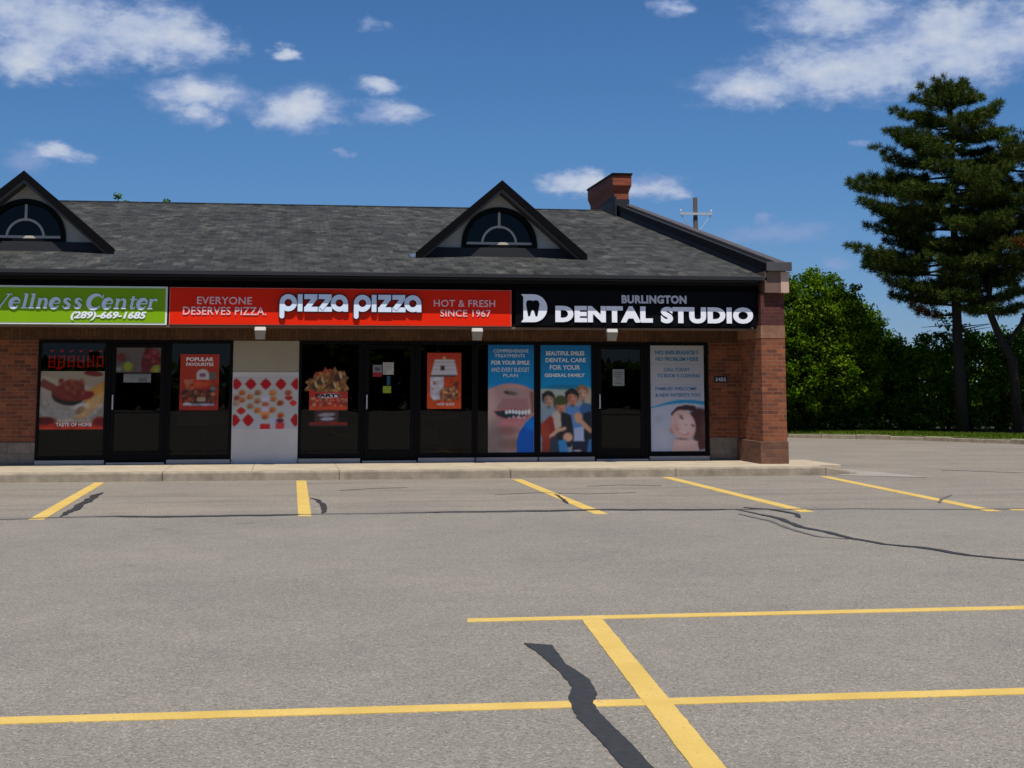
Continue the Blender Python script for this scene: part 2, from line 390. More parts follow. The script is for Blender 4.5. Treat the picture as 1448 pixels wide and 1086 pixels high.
def extrude_flat(X, Z, F, y, depth, mats, parent, name):
    b = MB(); n = len(X)
    key = {}; idx = []
    used = set(i for f in F for i in f)
    for i, (x, z) in enumerate(zip(X, Z)):
        if i not in used: idx.append(-1); continue
        k = (round(float(x), 5), round(float(z), 5))
        if k not in key: key[k] = len(key)
        idx.append(key[k])
    P = list(key.keys()); n = len(P)
    b.v = [(x, y, z) for x, z in P] + [(x, y + depth, z) for x, z in P]
    ed = {}
    for f in F:
        g = [idx[i] for i in f]; g = [a for k, a in enumerate(g) if a != g[k - 1]]
        if len(g) < 3: continue
        ar = sum(P[g[k - 1]][0] * P[g[k]][1] - P[g[k]][0] * P[g[k - 1]][1] for k in range(len(g)))
        if ar < 0: g = g[::-1]
        b.f.append(tuple(g)); b.m.append(0)
        for k in range(len(g)):
            e = (g[k - 1], g[k]); ed[e] = ed.get(e, 0) + 1
    for (a, c) in ed:
        if (c, a) not in ed: b.f.append((c, a, a + n, c + n)); b.m.append(min(1, len(mats) - 1) if isinstance(mats, (list, tuple)) else 0)
    return b.build(name, mats, parent, fix=False)

class Strokes:
    """letters drawn as mitred ribbons, extruded; every ribbon 1 mm in front of the one before"""
    def __init__(s, y, depth): s.b = MB(); s.y = y; s.d = depth; s.k = 0
    def ribbon(s, pts, w, closed=False, caps=False):
        pts = [Vector((p[0], p[1])) for p in pts]; n = len(pts); L = []; Rr = []
        for i, p in enumerate(pts):
            ww = (w[i] if isinstance(w, (list, tuple)) else w) / 2
            a = pts[i - 1] if (i > 0 or closed) else None; c = pts[(i + 1) % n] if (i < n - 1 or closed) else None
            d1 = (p - a).normalized() if a is not None else None; d2 = (c - p).normalized() if c is not None else None
            if d1 is None: nn = Vector((-d2.y, d2.x))
            elif d2 is None: nn = Vector((-d1.y, d1.x))
            else:
                n1 = Vector((-d1.y, d1.x)); n2 = Vector((-d2.y, d2.x)); nn = n1 + n2
                if nn.length < 1e-6: nn = n1
                nn.normalize(); nn = nn / max(0.45, nn.dot(n1))
            L.append(p + nn * ww); Rr.append(p - nn * ww)
        y0 = s.y - 0.001 * (s.k % 9); s.k += 1; y1 = s.y + s.d
        b = s.b; m = n if closed else n - 1
        for i in range(m):
            j = (i + 1) % n
            q = [Rr[i], Rr[j], L[j], L[i]]
            b.mi = 0; b.face([(p.x, y0, p.y) for p in q])
            b.mi = 1
            b.face([(Rr[i].x, y0, Rr[i].y), (Rr[i].x, y1, Rr[i].y), (Rr[j].x, y1, Rr[j].y), (Rr[j].x, y0, Rr[j].y)])
            b.face([(L[j].x, y0, L[j].y), (L[j].x, y1, L[j].y), (L[i].x, y1, L[i].y), (L[i].x, y0, L[i].y)])
        if not closed:
            for i in (0, n - 1):
                b.mi = 1; b.face([(L[i].x, y0, L[i].y), (L[i].x, y1, L[i].y), (Rr[i].x, y1, Rr[i].y), (Rr[i].x, y0, Rr[i].y)])
    def disc(s, c, r):
        pts = [(c[0] + r * math.cos(t), c[1] + r * math.sin(t)) for t in [2 * math.pi * k / 16 for k in range(16)]]
        y0 = s.y - 0.001 * (s.k % 9); s.k += 1
        s.b.mi = 0; s.b.face([(x, y0, z) for x, z in pts])
        s.b.mi = 1
        for i in range(16):
            j = (i + 1) % 16; s.b.face([(pts[i][0], y0, pts[i][1]), (pts[i][0], s.y + s.d, pts[i][1]), (pts[j][0], s.y + s.d, pts[j][1]), (pts[j][0], y0, pts[j][1])])
    def arc(s, cx, cy, rx, ry, a0, a1, n=18):
        return [(cx + rx * math.cos(R(a0 + (a1 - a0) * k / n)), cy + ry * math.sin(R(a0 + (a1 - a0) * k / n))) for k in range(n + 1)]
    def build(s, name, mats, parent): return s.b.build(name, mats, parent, fix=False)

# ------------------------------------------------------------------ printed posters
class Canvas:
    def __init__(s, W, H, cell=0.012, base=(200, 200, 200)):
        s.W, s.H = W, H; s.nx = int(W / cell) + 1; s.ny = int(H / cell) + 1
        s.u, s.v = np.meshgrid(np.linspace(0, 1, s.nx), np.linspace(0, 1, s.ny)); s.asp = H / W
        s.c = np.zeros((s.ny, s.nx, 3)); s.c[:] = base; s.mask = np.ones((s.ny, s.nx), bool)
        s.px = 1.0 / s.nx
    def put(s, a, col): s.c += (np.array(col, float) - s.c) * np.clip(a, 0, 1)[..., None]
    # coordinates: u 0..1 left-right, v 0..1 bottom-top, both as fractions of the sheet
    def ell(s, cx, cy, rx, ry, col, ang=0, soft=0.12, op=1.0):
        x = (s.u - cx); y = (s.v - cy) * s.asp; c, n = math.cos(R(ang)), math.sin(R(ang))
        X = (x * c + y * n) / rx; Y = (-x * n + y * c) / (ry * s.asp)
        d = np.sqrt(X * X + Y * Y); s.put(op * (1 - (d - 1 + soft) / soft).clip(0, 1), col)
    def poly(s, pts, col, op=1.0):
        ins = np.zeros_like(s.u, bool); n = len(pts)
        for i in range(n):
            x1, y1 = pts[i]; x2, y2 = pts[(i + 1) % n]
            if y1 == y2: continue
            cond = ((s.v >= min(y1, y2)) & (s.v < max(y1, y2))); xi = x1 + (s.v - y1) / (y2 - y1) * (x2 - x1)
            ins ^= cond & (s.u < xi)
        s.put(op * ins, col)
    def rect(s, u0, u1, v0, v1, col, op=1.0): s.put(op * ((s.u >= u0) & (s.u <= u1) & (s.v >= v0) & (s.v <= v1)), col)
    def grad(s, v0, c0, v1, c1, top=None):
        t = ((s.v - v0) / (v1 - v0)).clip(0, 1)[..., None]; col = np.array(c0, float) + t * (np.array(c1, float) - np.array(c0, float))
        a = ((s.v >= v0) & (s.v <= v1))[..., None]; s.c = np.where(a, col, s.c)
    def above(s, fn, col, op=1.0): s.put(op * (s.v > fn(s.u)), col)
    def below(s, fn, col, op=1.0): s.put(op * (s.v < fn(s.u)), col)
    def line(s, pts, w, col, op=1.0):
        for (x1, y1), (x2, y2) in zip(pts[:-1], pts[1:]):
            dx, dy = x2 - x1, (y2 - y1) * s.asp; L = dx * dx + dy * dy + 1e-9
            t = (((s.u - x1) * dx + (s.v - y1) * s.asp * dy) / L).clip(0, 1)
            d = np.hypot(s.u - x1 - t * dx, (s.v - y1) * s.asp - t * dy); s.put(op * (d < w / 2), col)
    def speck(s, u0, u1, v0, v1, cols, n, r0, r1, seed=1, op=0.9):
        q = random.Random(seed)
        for _ in range(n): s.ell(q.uniform(u0, u1), q.uniform(v0, v1), q.uniform(r0, r1), q.uniform(r0, r1) / s.asp, q.choice(cols), q.uniform(0, 180), 0.3, op)
    def blur(s, n=1):
        for _ in range(n):
            p = np.pad(s.c, ((1, 1), (1, 1), (0, 0)), 'edge'); s.c = (p[:-2, 1:-1] + p[2:, 1:-1] + p[1:-1, :-2] + p[1:-1, 2:] + 2 * p[1:-1, 1:-1]) / 6
    def mottle(s, v0, v1, amp, k=6, seed=1):
        q = np.random.RandomState(seed); g = q.normal(0, 1, s.c.shape[:2])
        for _ in range(k):
            p = np.pad(g, 1, 'edge'); g = (p[:-2, 1:-1] + p[2:, 1:-1] + p[1:-1, :-2] + p[1:-1, 2:] + p[1:-1, 1:-1]) / 5
        g /= g.std() + 1e-6; a = ((s.v > v0) & (s.v < v1))[..., None]; s.c = np.where(a, s.c * (1 + amp * g[..., None]), s.c).clip(0, 255)
    def grain(s, amp, seed=3):
        q = np.random.RandomState(seed); s.c = (s.c + q.normal(0, amp, s.c.shape[:2])[..., None]).clip(0, 255)
    def build(s, name, x0, z0, y, parent=None, org=None, gain=1.0):
        o_ = ORG[parent.name] if parent is not None else (org or (0, 0, 0))
        nx, ny = s.nx, s.ny; X = x0 + s.u * s.W - o_[0]; Z = z0 + s.v * s.H - o_[2]
        V = [(a, y - o_[1], b) for a, b in zip(X.ravel(), Z.ravel())]; F = []
        keep = s.mask
        for j in range(ny - 1):
            for i in range(nx - 1):
                if keep[j, i] and keep[j + 1, i + 1] and keep[j, i + 1] and keep[j + 1, i]: F.append((j * nx + i, j * nx + i + 1, (j + 1) * nx + i + 1, (j + 1) * nx + i))
        N = len(V); V += [(a, b + 0.004, c) for a, b, c in V[:0]]
        me = bpy.data.meshes.new(name); me.from_pydata(V, [], F); me.materials.append(M['print'])
        at = me.color_attributes.new('print', 'FLOAT_COLOR', 'POINT')
        c = s.c / 255.0; c = np.where(c <= 0.04045, c / 12.92, ((c + 0.055) / 1.055) ** 2.4) * gain
        rgba = np.ones((N, 4), np.float32); rgba[:, :3] = c.reshape(-1, 3).clip(0, 0.85)
        at.data.foreach_set('color', rgba.ravel())
        me.update(); o = bpy.data.objects.new(name, me); link(o, parent, org)
        md = o.modifiers.new('Solidify', 'SOLIDIFY'); md.thickness = 0.004; md.offset = -1
        return o
#PART2
# ================================================================== SETTING
def sheet(name, pts, z, mat, parent=None, kind='structure'):
    b = MB(); b.face([(x, y, z) for x, y in pts]); o = b.build(name, mat, parent)
    if parent is None: tag(o, kind=kind)
    return o
ground = sheet('parking_lot', [(-400, -300), (500, -300), (500, 600), (-400, 600)], 0, M['asphalt'])

def slab(mb, A, B, z):
    # a thin coat of paint or tar: one closed skin from edge to edge, down into the ground
    n = len(A); i0 = len(mb.v)
    for a, b_ in zip(A, B): mb.v += [(a.x, a.y, -.002), (a.x, a.y, z), (b_.x, b_.y, z), (b_.x, b_.y, -.002)]
    for k in range(n - 1):
        a, c = i0 + 4 * k, i0 + 4 * k + 4
        for j in range(3): mb.f.append((a + j, a + j + 1, c + j + 1, c + j)); mb.m.append(0)
    for k in (0, n - 1): a = i0 + 4 * k; mb.f.append((a, a + 1, a + 2, a + 3)); mb.m.append(0)
def line_quad(pts, z):
    # a painted line with slightly ragged edges, subdivided along its length
    a, b_, c, d = [Vector(p) for p in pts]; mb = MB()
    long_ab = (b_ - a).length > (d - a).length
    if not long_ab: a, b_, c, d = b_, c, d, a
    n = int((b_ - a).length / 0.08)
    up = []; lo = []
    w = (d - a).length
    for k in range(n + 1):
        t = k / n; p = a.lerp(b_, t); q = d.lerp(c, t); x = (q - p).normalized()
        up.append(p + x * rnd.gauss(0, 0.0016)); lo.append(q + x * rnd.gauss(0, 0.0016))
    slab(mb, up, lo, z)
    return mb
LINES = [
 [(-3.094, 26.50), (-2.93, 26.50), (-2.843, 19.346), (-3.03, 19.378)],
 [(0.259, 26.50), (0.427, 26.50), (0.385, 19.367), (0.22, 19.388)],
 [(3.968, 26.335), (4.138, 26.309), (4.116, 19.12), (3.94, 19.149)],
 [(6.681, 26.543), (6.868, 26.515), (6.82, 19.039), (6.63, 19.069)],
 [(9.526, 26.326), (9.701, 26.299), (9.254, 18.784), (9.06, 18.817)],
 [(9.50, 19.187), (9.9, 19.135), (9.854, 18.86), (9.46, 18.9)],
 [(1.309, 10.78), (9.5, 10.775), (9.38, 10.62), (1.29, 10.625)],
 [(-6.0, 8.04), (9.0, 7.84), (8.9, 7.685), (-6.0, 7.88)],
]
for q in LINES: line_quad(q, 0.004).build('parking_line', M['paint'], ground)
line_quad([(2.088, 10.60), (2.235, 10.60), (1.66, 3.5), (1.515, 3.5)], 0.006).build('parking_line', M['paint'], ground)

def strip(pts, w, z, name, mat, jit=0.25, seed=0, taper=True):
    q = random.Random(seed); P = [Vector((p[0], p[1])) for p in pts]; D = []
    for a, b_ in zip(P[:-1], P[1:]):
        n = max(2, int((b_ - a).length / 0.12))
        for k in range(n): D.append(a.lerp(b_, k / n))
    D.append(P[-1]); n = len(D); mb = MB(); L = []; Rr = []
    off = 0
    for i, p in enumerate(D):
        d = (D[min(i + 1, n - 1)] - D[max(i - 1, 0)]).normalized(); nn = Vector((-d.y, d.x))
        off = off * 0.85 + q.gauss(0, w * 0.12)
        ww = w * (0.75 + 0.5 * q.random() * jit / 0.25) * (1.0 if not taper else min(1, 0.15 + 3.0 * min(i, n - 1 - i) / n * 2)) / 2
        L.append(p + nn * (ww + off)); Rr.append(p - nn * (ww - off))
    slab(mb, Rr, L, z)
    return mb.build(name, mat, ground)
SEAM = [(-9, 19.4), (-4.029, 19.427), (-3.37, 19.425), (-2.89, 19.552), (-2.314, 19.668), (-1.271, 19.511), (0.253, 19.595), (1.46, 19.628), (2.956, 19.621), (4.255, 19.764), (5.54, 19.571), (5.999, 19.501), (7.418, 19.403), (8.57, 19.114), (9.708, 19.058), (11.175, 18.954), (14, 18.9)]
strip(SEAM, 0.085, 0.008, 'crack_sealant', M['sealant_old'], seed=1, taper=False)
strip([(-2.3, 19.66), (-1.271, 19.50), (0.25, 19.58)], 0.13, 0.010, 'crack_sealant', M['sealant'], seed=2)
strip([(1.5, 19.63), (4.2, 19.75), (5.5, 19.58), (6.2, 19.5)], 0.13, 0.010, 'crack_sealant', M['sealant'], seed=3)
strip([(5.907, 19.515), (5.991, 18.73), (6.048, 18.205), (5.92, 17.101), (5.99, 16.483), (6.02, 15.688), (6.136, 15.084), (6.397, 14.634), (6.535, 13.975), (6.86, 13.51), (7.635, 13.0), (8.6, 12.7)], 0.085, 0.008, 'crack_sealant', M['sealant'], seed=4)
strip([(5.758, 18.872), (5.838, 17.843), (5.70, 16.53), (5.72, 15.889), (5.961, 15.617)], 0.05, 0.008, 'crack_sealant', M['sealant_old'], seed=5)
strip([(6.102, 19.80), (6.366, 19.446), (6.468, 18.765), (6.306, 18.166)], 0.06, 0.012, 'crack_sealant', M['sealant'], seed=6)
strip([(-2.70, 19.70), (-2.70, 21.187), (-2.70, 22.441), (-2.70, 24.016)], 0.11, 0.010, 'crack_sealant', M['sealant'], seed=7)
strip([(0.42, 22.4), (0.508, 21.939), (0.555, 21.037), (0.53, 19.7)], 0.075, 0.008, 'crack_sealant', M['sealant'], seed=8)
strip([(4.071, 22.676), (4.001, 21.547), (3.917, 20.776)], 0.05, 0.008, 'crack_sealant', M['sealant'], seed=9)
strip([(9.903, 21.648), (9.395, 20.871), (9.01, 20.136)], 0.05, 0.008, 'crack_sealant', M['sealant_old'], seed=10)
for sd, q in enumerate([[(3.159, 22.665), (3.859, 23.012), (4.543, 22.605), (5.347, 22.787)], [(0.899, 23.928), (1.47, 24.332), (1.982, 24.423)], [(4.89, 24.328), (5.532, 24.583), (6.119, 24.317)], [(12.554, 27.936), (13.143, 27.361), (13.687, 26.81)]]):
    strip(q, 0.03, 0.008, 'crack_sealant', M['sealant_old'], seed=20 + sd)
# the wide poured patch in the foreground
BL = [(1.535, 9.70), (1.571, 9.33), (1.588, 8.75), (1.576, 8.3), (1.499, 7.975), (1.458, 7.556), (1.472, 7.03), (1.465, 6.563), (1.457, 5.968), (1.44, 5.2), (1.46, 4.2)]
BRt = [(1.70, 9.60), (1.668, 8.96), (1.71, 8.479), (1.677, 8.094), (1.604, 7.87), (1.589, 7.585), (1.599, 7.081), (1.591, 6.544), (1.593, 5.948), (1.57, 5.2), (1.60, 4.2)]
mb = MB(); Lp = []; Rp = []
for i in range(len(BL) - 1):
    for k in range(8):
        t = k / 8; a = Vector(BL[i]).lerp(Vector(BL[i + 1]), t); c = Vector(BRt[i]).lerp(Vector(BRt[i + 1]), t)
        Lp.append(a + Vector((rnd.gauss(0, .0022), 0))); Rp.append(c + Vector((rnd.gauss(0, .0022), 0)))
slab(mb, Lp, Rp, .008)
mb.build('crack_sealant', M['sealant'], ground)

# sidewalk and kerb, with a flared ramp at its right end
mb = MB(); xs = [-14 + 1.5 * k for k in range(16)]
segs = [(a, min(b_, 9.8)) for a, b_ in zip(xs, xs[1:] + [99]) if a < 9.8]
for a, b_ in segs: mb.box(a + 0.002, b_ - 0.002, 26.928, 29.3, -0.05, 0.16)
mb.box(9.804, 10.35, 27.4, 29.3, -0.05, 0.15)
sw = tag(mb.build('sidewalk', M['concrete'], bevel=0.008), kind='structure')
mb = MB()
for a, b_ in segs[::2]:
    mb.box(a + 0.0015, min(a + 3.0, 9.8) - 0.0015, 26.70, 26.925, -0.05, 0.155)
mb.hexa([(9.803, 26.70, -.05), (10.5, 26.95, -.05), (10.4, 27.39, -.05), (9.803, 26.925, -.05), (9.803, 26.70, .155), (10.5, 26.95, .03), (10.4, 27.39, .06), (9.803, 26.925, .155)])
kb = tag(mb.build('kerb', M['kerb'], bevel=0.03), kind='structure')
sheet('driveway_apron', [(9.9, 26.65), (11.35, 25.75), (11.25, 26.9), (10.9, 28.4), (10.36, 29.6), (10.36, 27.0)], 0.006, M['apron'])

# verge across the drive: kerb stones, turf and the litter under the trees
CURB = [(6, 56), (12.0, 49.5), (15.6, 45.884), (17.252, 44.371), (18.7, 42.7), (20.1, 40.2), (22, 35), (23, 30)]
vb = [(x, y, ) for x, y in CURB]
mb = MB()
mb.face([(x + .12, y + .12, 0.13) for x, y in CURB] + [(120, 30, .13), (120, 120, .13), (6, 120, .13)])
tag(mb.build('grass_verge', M['turf']), kind='structure')
def offc(k):
    pts = [(x + .5 + 2.2, y + .5 + 1.6) for x, y in CURB]
    return pts
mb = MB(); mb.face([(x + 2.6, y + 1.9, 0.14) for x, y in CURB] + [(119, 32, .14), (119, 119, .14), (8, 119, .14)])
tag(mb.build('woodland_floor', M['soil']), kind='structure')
mb = MB()
for (x0, y0), (x1, y1) in zip(CURB[:-1], CURB[1:]):
    L = math.hypot(x1 - x0, y1 - y0); n = max(1, int(L / 0.9)); nx, ny = (y1 - y0) / L, -(x1 - x0) / L
    for k in range(n):
        a, b_ = k / n + .01, (k + 1) / n - .01; j = rnd.uniform(-.02, .02)
        p = (x0 + (x1 - x0) * a, y0 + (y1 - y0) * a); q = (x0 + (x1 - x0) * b_, y0 + (y1 - y0) * b_)
        w = 0.16; h = .125 + j
        mb.hexa([(p[0], p[1], -.02), (q[0], q[1], -.02), (q[0] - nx * w, q[1] - ny * w, -.02), (p[0] - nx * w, p[1] - ny * w, -.02), (p[0], p[1], h), (q[0], q[1], h), (q[0] - nx * w, q[1] - ny * w, h), (p[0] - nx * w, p[1] - ny * w, h)])
tag(mb.build('kerb', M['kerb'], bevel=0.02), kind='structure')
# blades of grass along the verge
rs = np.random.RandomState(5); N = 26000
ci = rs.randint(1, len(CURB) - 2, N); tt = rs.rand(N); ca = np.array(CURB)
base = ca[ci] + (ca[ci + 1] - ca[ci]) * tt[:, None] + np.stack([rs.rand(N) * 2.8 + .14, rs.rand(N) * 2.2 + .14], 1)
h = rs.uniform(.03, .10, N); an = rs.rand(N) * 6.283; w = .015
dx = np.stack([np.cos(an) * w, np.sin(an) * w], 1)
V = np.zeros((N, 3, 3)); V[:, 0, :2] = base - dx; V[:, 1, :2] = base + dx; V[:, 2, :2] = base + rs.normal(0, .03, (N, 2))
V[:, :2, 2] = .12; V[:, 2, 2] = .13 + h
tag(fast_mesh('grass', V.reshape(-1, 3), N, 3, [M['blade']], None), 'short green grass growing along the far verge under the trees', 'grass', kind='stuff')

# ================================================================== BUILDING
YW = 29.2
bld = empty('shop_building', (2, 29.2, 0), 'brick shop row with dark shingle roof, two gabled dormers and a brick chimney', 'building')
RS = 0.2016
def rz(y): return 3.66 + (y - 27.62) * RS
# masonry
mb = MB(); mb.box(-14, -4.5, YW, YW + .3, 0.16, 2.46); mb.build('brick_wall', M['brick'], bld)
mb = MB(); mb.box(-14, -4.5, YW - .02, YW - .001, 0.14, 0.58); mb.build('base_course', M['brick_base'], bld, bevel=.006)
mb = MB(); mb.box(8.33, 8.945, YW, YW + .3, 0.16, 2.46); mb.build('brick_wall', M['brick'], bld)
mb = MB(); mb.box(8.345, 8.94, YW - .02, YW - .001, 0.14, 0.60); mb.build('base_course', M['brick_base'], bld, bevel=.006)
mb = MB(); mb.box(-14, 8.948, YW - .012, YW + .3, 2.463, 2.69); mb.build('soldier_course', M['brick_sold'], bld)
mb = MB(); mb.box(-14, 8.945, YW + .02, YW + .3, 2.692, 3.9); mb.build('upper_wall', M['inside'], bld)
# painted pier between the shops
pr_ = MB(); pr_.box(-.94, .297, YW - .03, YW + .3, .16, 1.872)
pier = pr_.build('painted_pier', M['white'], bld, bevel=.005)
mb = MB(); mb.box(-.94, .297, YW - .022, YW + .3, 1.875, 2.46); mb.build('bare_panel', M['greige'], pier)
# right wing wall with the end pillar
wing = MB().prism_yz([(29.3, -.05), (57, -.05), (57, 3.6), (42.2, 6.5), (29.3, 3.85)], 8.97, 9.40).build('end_wall', M['brick'], bld)
shaft = MB(); shaft.box(8.95, 9.42, 27.70, 29.299, .12, 2.505); pil = shaft.build('pillar', M['brick'], bld)
mb = MB(); mb.box(8.885, 9.43, 27.655, 29.18, .10, .575); mb.build('plinth', M['brick_plinth'], pil, bevel=.006)
mb = MB(); mb.box(8.947, 9.424, 27.692, 29.298, 2.508, 2.752); mb.build('soldier_course', M['brick_band'], pil)
mb = MB(); mb.box(8.965, 9.425, 27.72, 29.297, 2.755, 3.362); mb.build('upper_brickwork', M['brick_dark'], pil)
mb = MB(); mb.box(9.02, 9.325, 27.60, 29.296, 3.365, 3.77); mb.build('top_block', M['tan'], pil, bevel=.004)  # top block of the pillar, brown over its wider left piece
mb = MB(); mb.box(9.328, 9.49, 27.59, 29.295, 3.365, 3.77); mb.build('top_block_strip', M['tanlight'], pil, bevel=.006)  # right strip of the same block in a paler tan
# parapet up the gable end
py0, py1 = 27.60, 40.7
pz = lambda y: 3.86 + (y - 27.6) * .2045
par = MB().prism_yz([(29.4, 3.772), (27.62, 3.772), (27.62, pz(27.62)), (py1, pz(py1)), (py1, rz(py1) - .3)], 9.06, 9.44).build('parapet', M['flash'], bld)
mb = MB()
mb.prism_yz([(27.55, pz(27.55) + .002), (27.55, pz(27.55) + .075), (py1 - .05, pz(py1 - .05) + .075), (py1 - .05, pz(py1 - .05) + .002)], 9.31, 9.50)
mb.build('cap', M['cap'], par, bevel=.008)
mb = MB(); mb.prism_yz([(27.54, pz(27.54) - .10), (27.54, pz(27.54) + .07), (py1 - .06, pz(py1 - .06) + .06), (py1 - .06, pz(py1 - .06) - .08)], 9.03, 9.057)
mb.build('edge_flashing', M['black'], par)
mb = MB(); mb.box(9.03, 9.525, 27.50, 27.548, 3.775, 3.945); mb.build('front_cap', M['capdark'], par, bevel=.006)
# roof
mb = MB()
X0, X1 = -14.3, 9.055
mb.hexa([(X0, 27.60, 3.60), (X1, 27.60, 3.60), (X1, 42.2, rz(42.2) - .14), (X0, 42.2, rz(42.2) - .14), (X0, 27.60, 3.655), (X1, 27.60, 3.655), (X1, 42.2, rz(42.2)), (X0, 42.2, rz(42.2))])
roof = mb.build('roof', M['shingle'], bld)
mb = MB(); mb.hexa([(X0, 42.2, rz(42.2) - .15), (X1, 42.2, rz(42.2) - .15), (X1, 57.3, 3.5), (X0, 57.3, 3.5), (X0, 42.202, rz(42.2)), (X1, 42.202, rz(42.2)), (X1, 57.3, 3.62), (X0, 57.3, 3.62)])
mb.build('back_slope', M['shingle'], roof)
mb = MB()
k = 0; x = X0
while x < 8.9:
    w = .33; z0 = rz(42.2)
    mb.hexa([(x, 42.05, z0 - .025), (x + w, 42.05, z0 - .025), (x + w, 42.35, z0 - .025), (x, 42.35, z0 - .025), (x, 42.05, z0 + .012), (x + w, 42.05, z0 + .012), (x + w, 42.35, z0 + .012), (x, 42.35, z0 + .03)]); x += w + .004
mb.build('ridge_caps', M['shingle'], roof)
mb = MB(); mb.box(X0, 8.96, 27.592, 27.60, 3.60, 3.665); mb.build('drip_edge', M['flash'], roof)
# gutter, fascia, soffit
mb = MB(); mb.prism_yz([(27.66, 3.50), (27.62, 3.60), (27.625, 3.598), (27.95, 3.598), (27.95, 3.50)], X0, 8.90)
mb.box(X0, 8.88, 27.60, 27.625, 3.555, 3.597)
mb.build('gutter', M['black'], bld)
mb = MB(); mb.box(X0, 8.945, 27.95, 28.0, 2.70, 3.497); fas = mb.build('fascia', M['fascia'], bld)
mb = MB(); mb.box(X0, 8.944, 27.93, 28.01, 2.655, 2.698); mb.build('bottom_trim', M['trimbrown'], fas, bevel=.004)
mb = MB(); mb.box(X0, 8.943, 28.012, YW + .019, 2.693, 2.72); mb.build('soffit', M['soffit'], bld)
mb = MB(); mb.tube([(8.74, 27.89, 2.79), (8.86, 27.9, 2.71)], .02, 6); mb.build('conduit', M['galv'], fas)
# back and left end, and the rooms behind the glass
mb = MB(); mb.box(-14, 8.96, 56.7, 57, 0, 3.6); mb.build('brick_wall', M['brick'], bld)
mb = MB(); mb.prism_yz([(29.51, 0), (56.69, 0), (56.69, 3.5), (42.2, 6.4), (29.51, 3.8)], -13.99, -13.7); mb.build('brick_wall', M['brick'], bld)
mb = MB()
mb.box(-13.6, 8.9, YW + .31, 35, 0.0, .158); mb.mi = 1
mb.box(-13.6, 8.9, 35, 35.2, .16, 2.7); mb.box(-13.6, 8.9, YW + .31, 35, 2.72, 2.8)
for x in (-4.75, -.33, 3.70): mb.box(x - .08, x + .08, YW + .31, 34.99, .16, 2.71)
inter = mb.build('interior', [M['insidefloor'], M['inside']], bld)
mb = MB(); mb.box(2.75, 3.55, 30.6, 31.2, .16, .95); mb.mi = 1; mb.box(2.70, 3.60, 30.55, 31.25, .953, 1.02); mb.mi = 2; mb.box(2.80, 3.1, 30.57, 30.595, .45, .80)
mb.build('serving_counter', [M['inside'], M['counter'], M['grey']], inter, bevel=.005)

# shop windows and doors
def window(x0, x1, z0=.26, z1=2.462, sill=True):
    f = MB(); w = .055; y0, y1 = YW - .035, YW + .06
    f.box(x0, x0 + w, y0, y1, z0, z1); f.box(x1 - w, x1, y0, y1, z0, z1)
    f.box(x0 + w, x1 - w, y0, y1, z0, z0 + .075); f.box(x0 + w, x1 - w, y0, y1, z1 - .06, z1)
    o = f.build('window', M['frame'], bld, bevel=.004)
    MB().box(x0 + w, x1 - w, YW - .006, YW + .006, z0 + .075, z1 - .06).build('pane', M['glass'], o)
    if sill: MB().box(x0 + .01, x1 - .01, YW - .10, YW - .037, .165, z0 - .01).build('sill', M['sill'], o, bevel=.006)
    return o
def door(x0, x1, rail=None, handle='l', z1=2.462):
    f = MB(); y0, y1 = YW - .03, YW + .06
    f.box(x0, x0 + .05, y0, y1, .2, z1); f.box(x1 - .05, x1, y0, y1, .2, z1); f.box(x0 + .05, x1 - .05, y0, y1, z1 - .05, z1)
    a, b_ = x0 + .055, x1 - .055; yd = YW - .022; ye = YW + .03
    f.box(a, a + .085, yd, ye, .22, z1 - .055); f.box(b_ - .085, b_, yd, ye, .22, z1 - .055)
    f.box(a + .085, b_ - .085, yd, ye, .22, .40); f.box(a + .085, b_ - .085, yd, ye, z1 - .14, z1 - .055)
    if rail: f.box(a + .085, b_ - .085, yd, ye, rail, rail + .03)
    o = f.build('door', M['frame'], bld, bevel=.004)
    MB().box(a + .085, b_ - .085, YW - .004, YW + .008, .40, z1 - .14).build('pane', M['glass'], o)
    hx = a + .045 if handle == 'l' else b_ - .045
    h_ = MB(); h_.tube([(hx, YW - .02, 1.18), (hx, YW - .075, 1.18), (hx, YW - .075, 1.44), (hx, YW - .02, 1.44)], .013, 8); h_.build('handle', M['galv'], o)
    MB().box(x0 + .02, x1 - .02, YW - .14, YW - .031, .163, .205).build('threshold', M['sill'], o, bevel=.006)
    MB().box(a + .05, b_ - .05, YW - .045, YW - .024, z1 - .115, z1 - .075).build('closer', M['frame'], o)
    return o
window(-4.50, -3.235); door(-3.23, -2.135, 1.10); window(-2.13, -.945)
window(.30, 1.485); door(1.49, 2.56, None); window(2.565, 3.67)
window(3.675, 4.895); window(4.90, 6.02); door(6.025, 7.09, 1.04); window(7.095, 8.325)

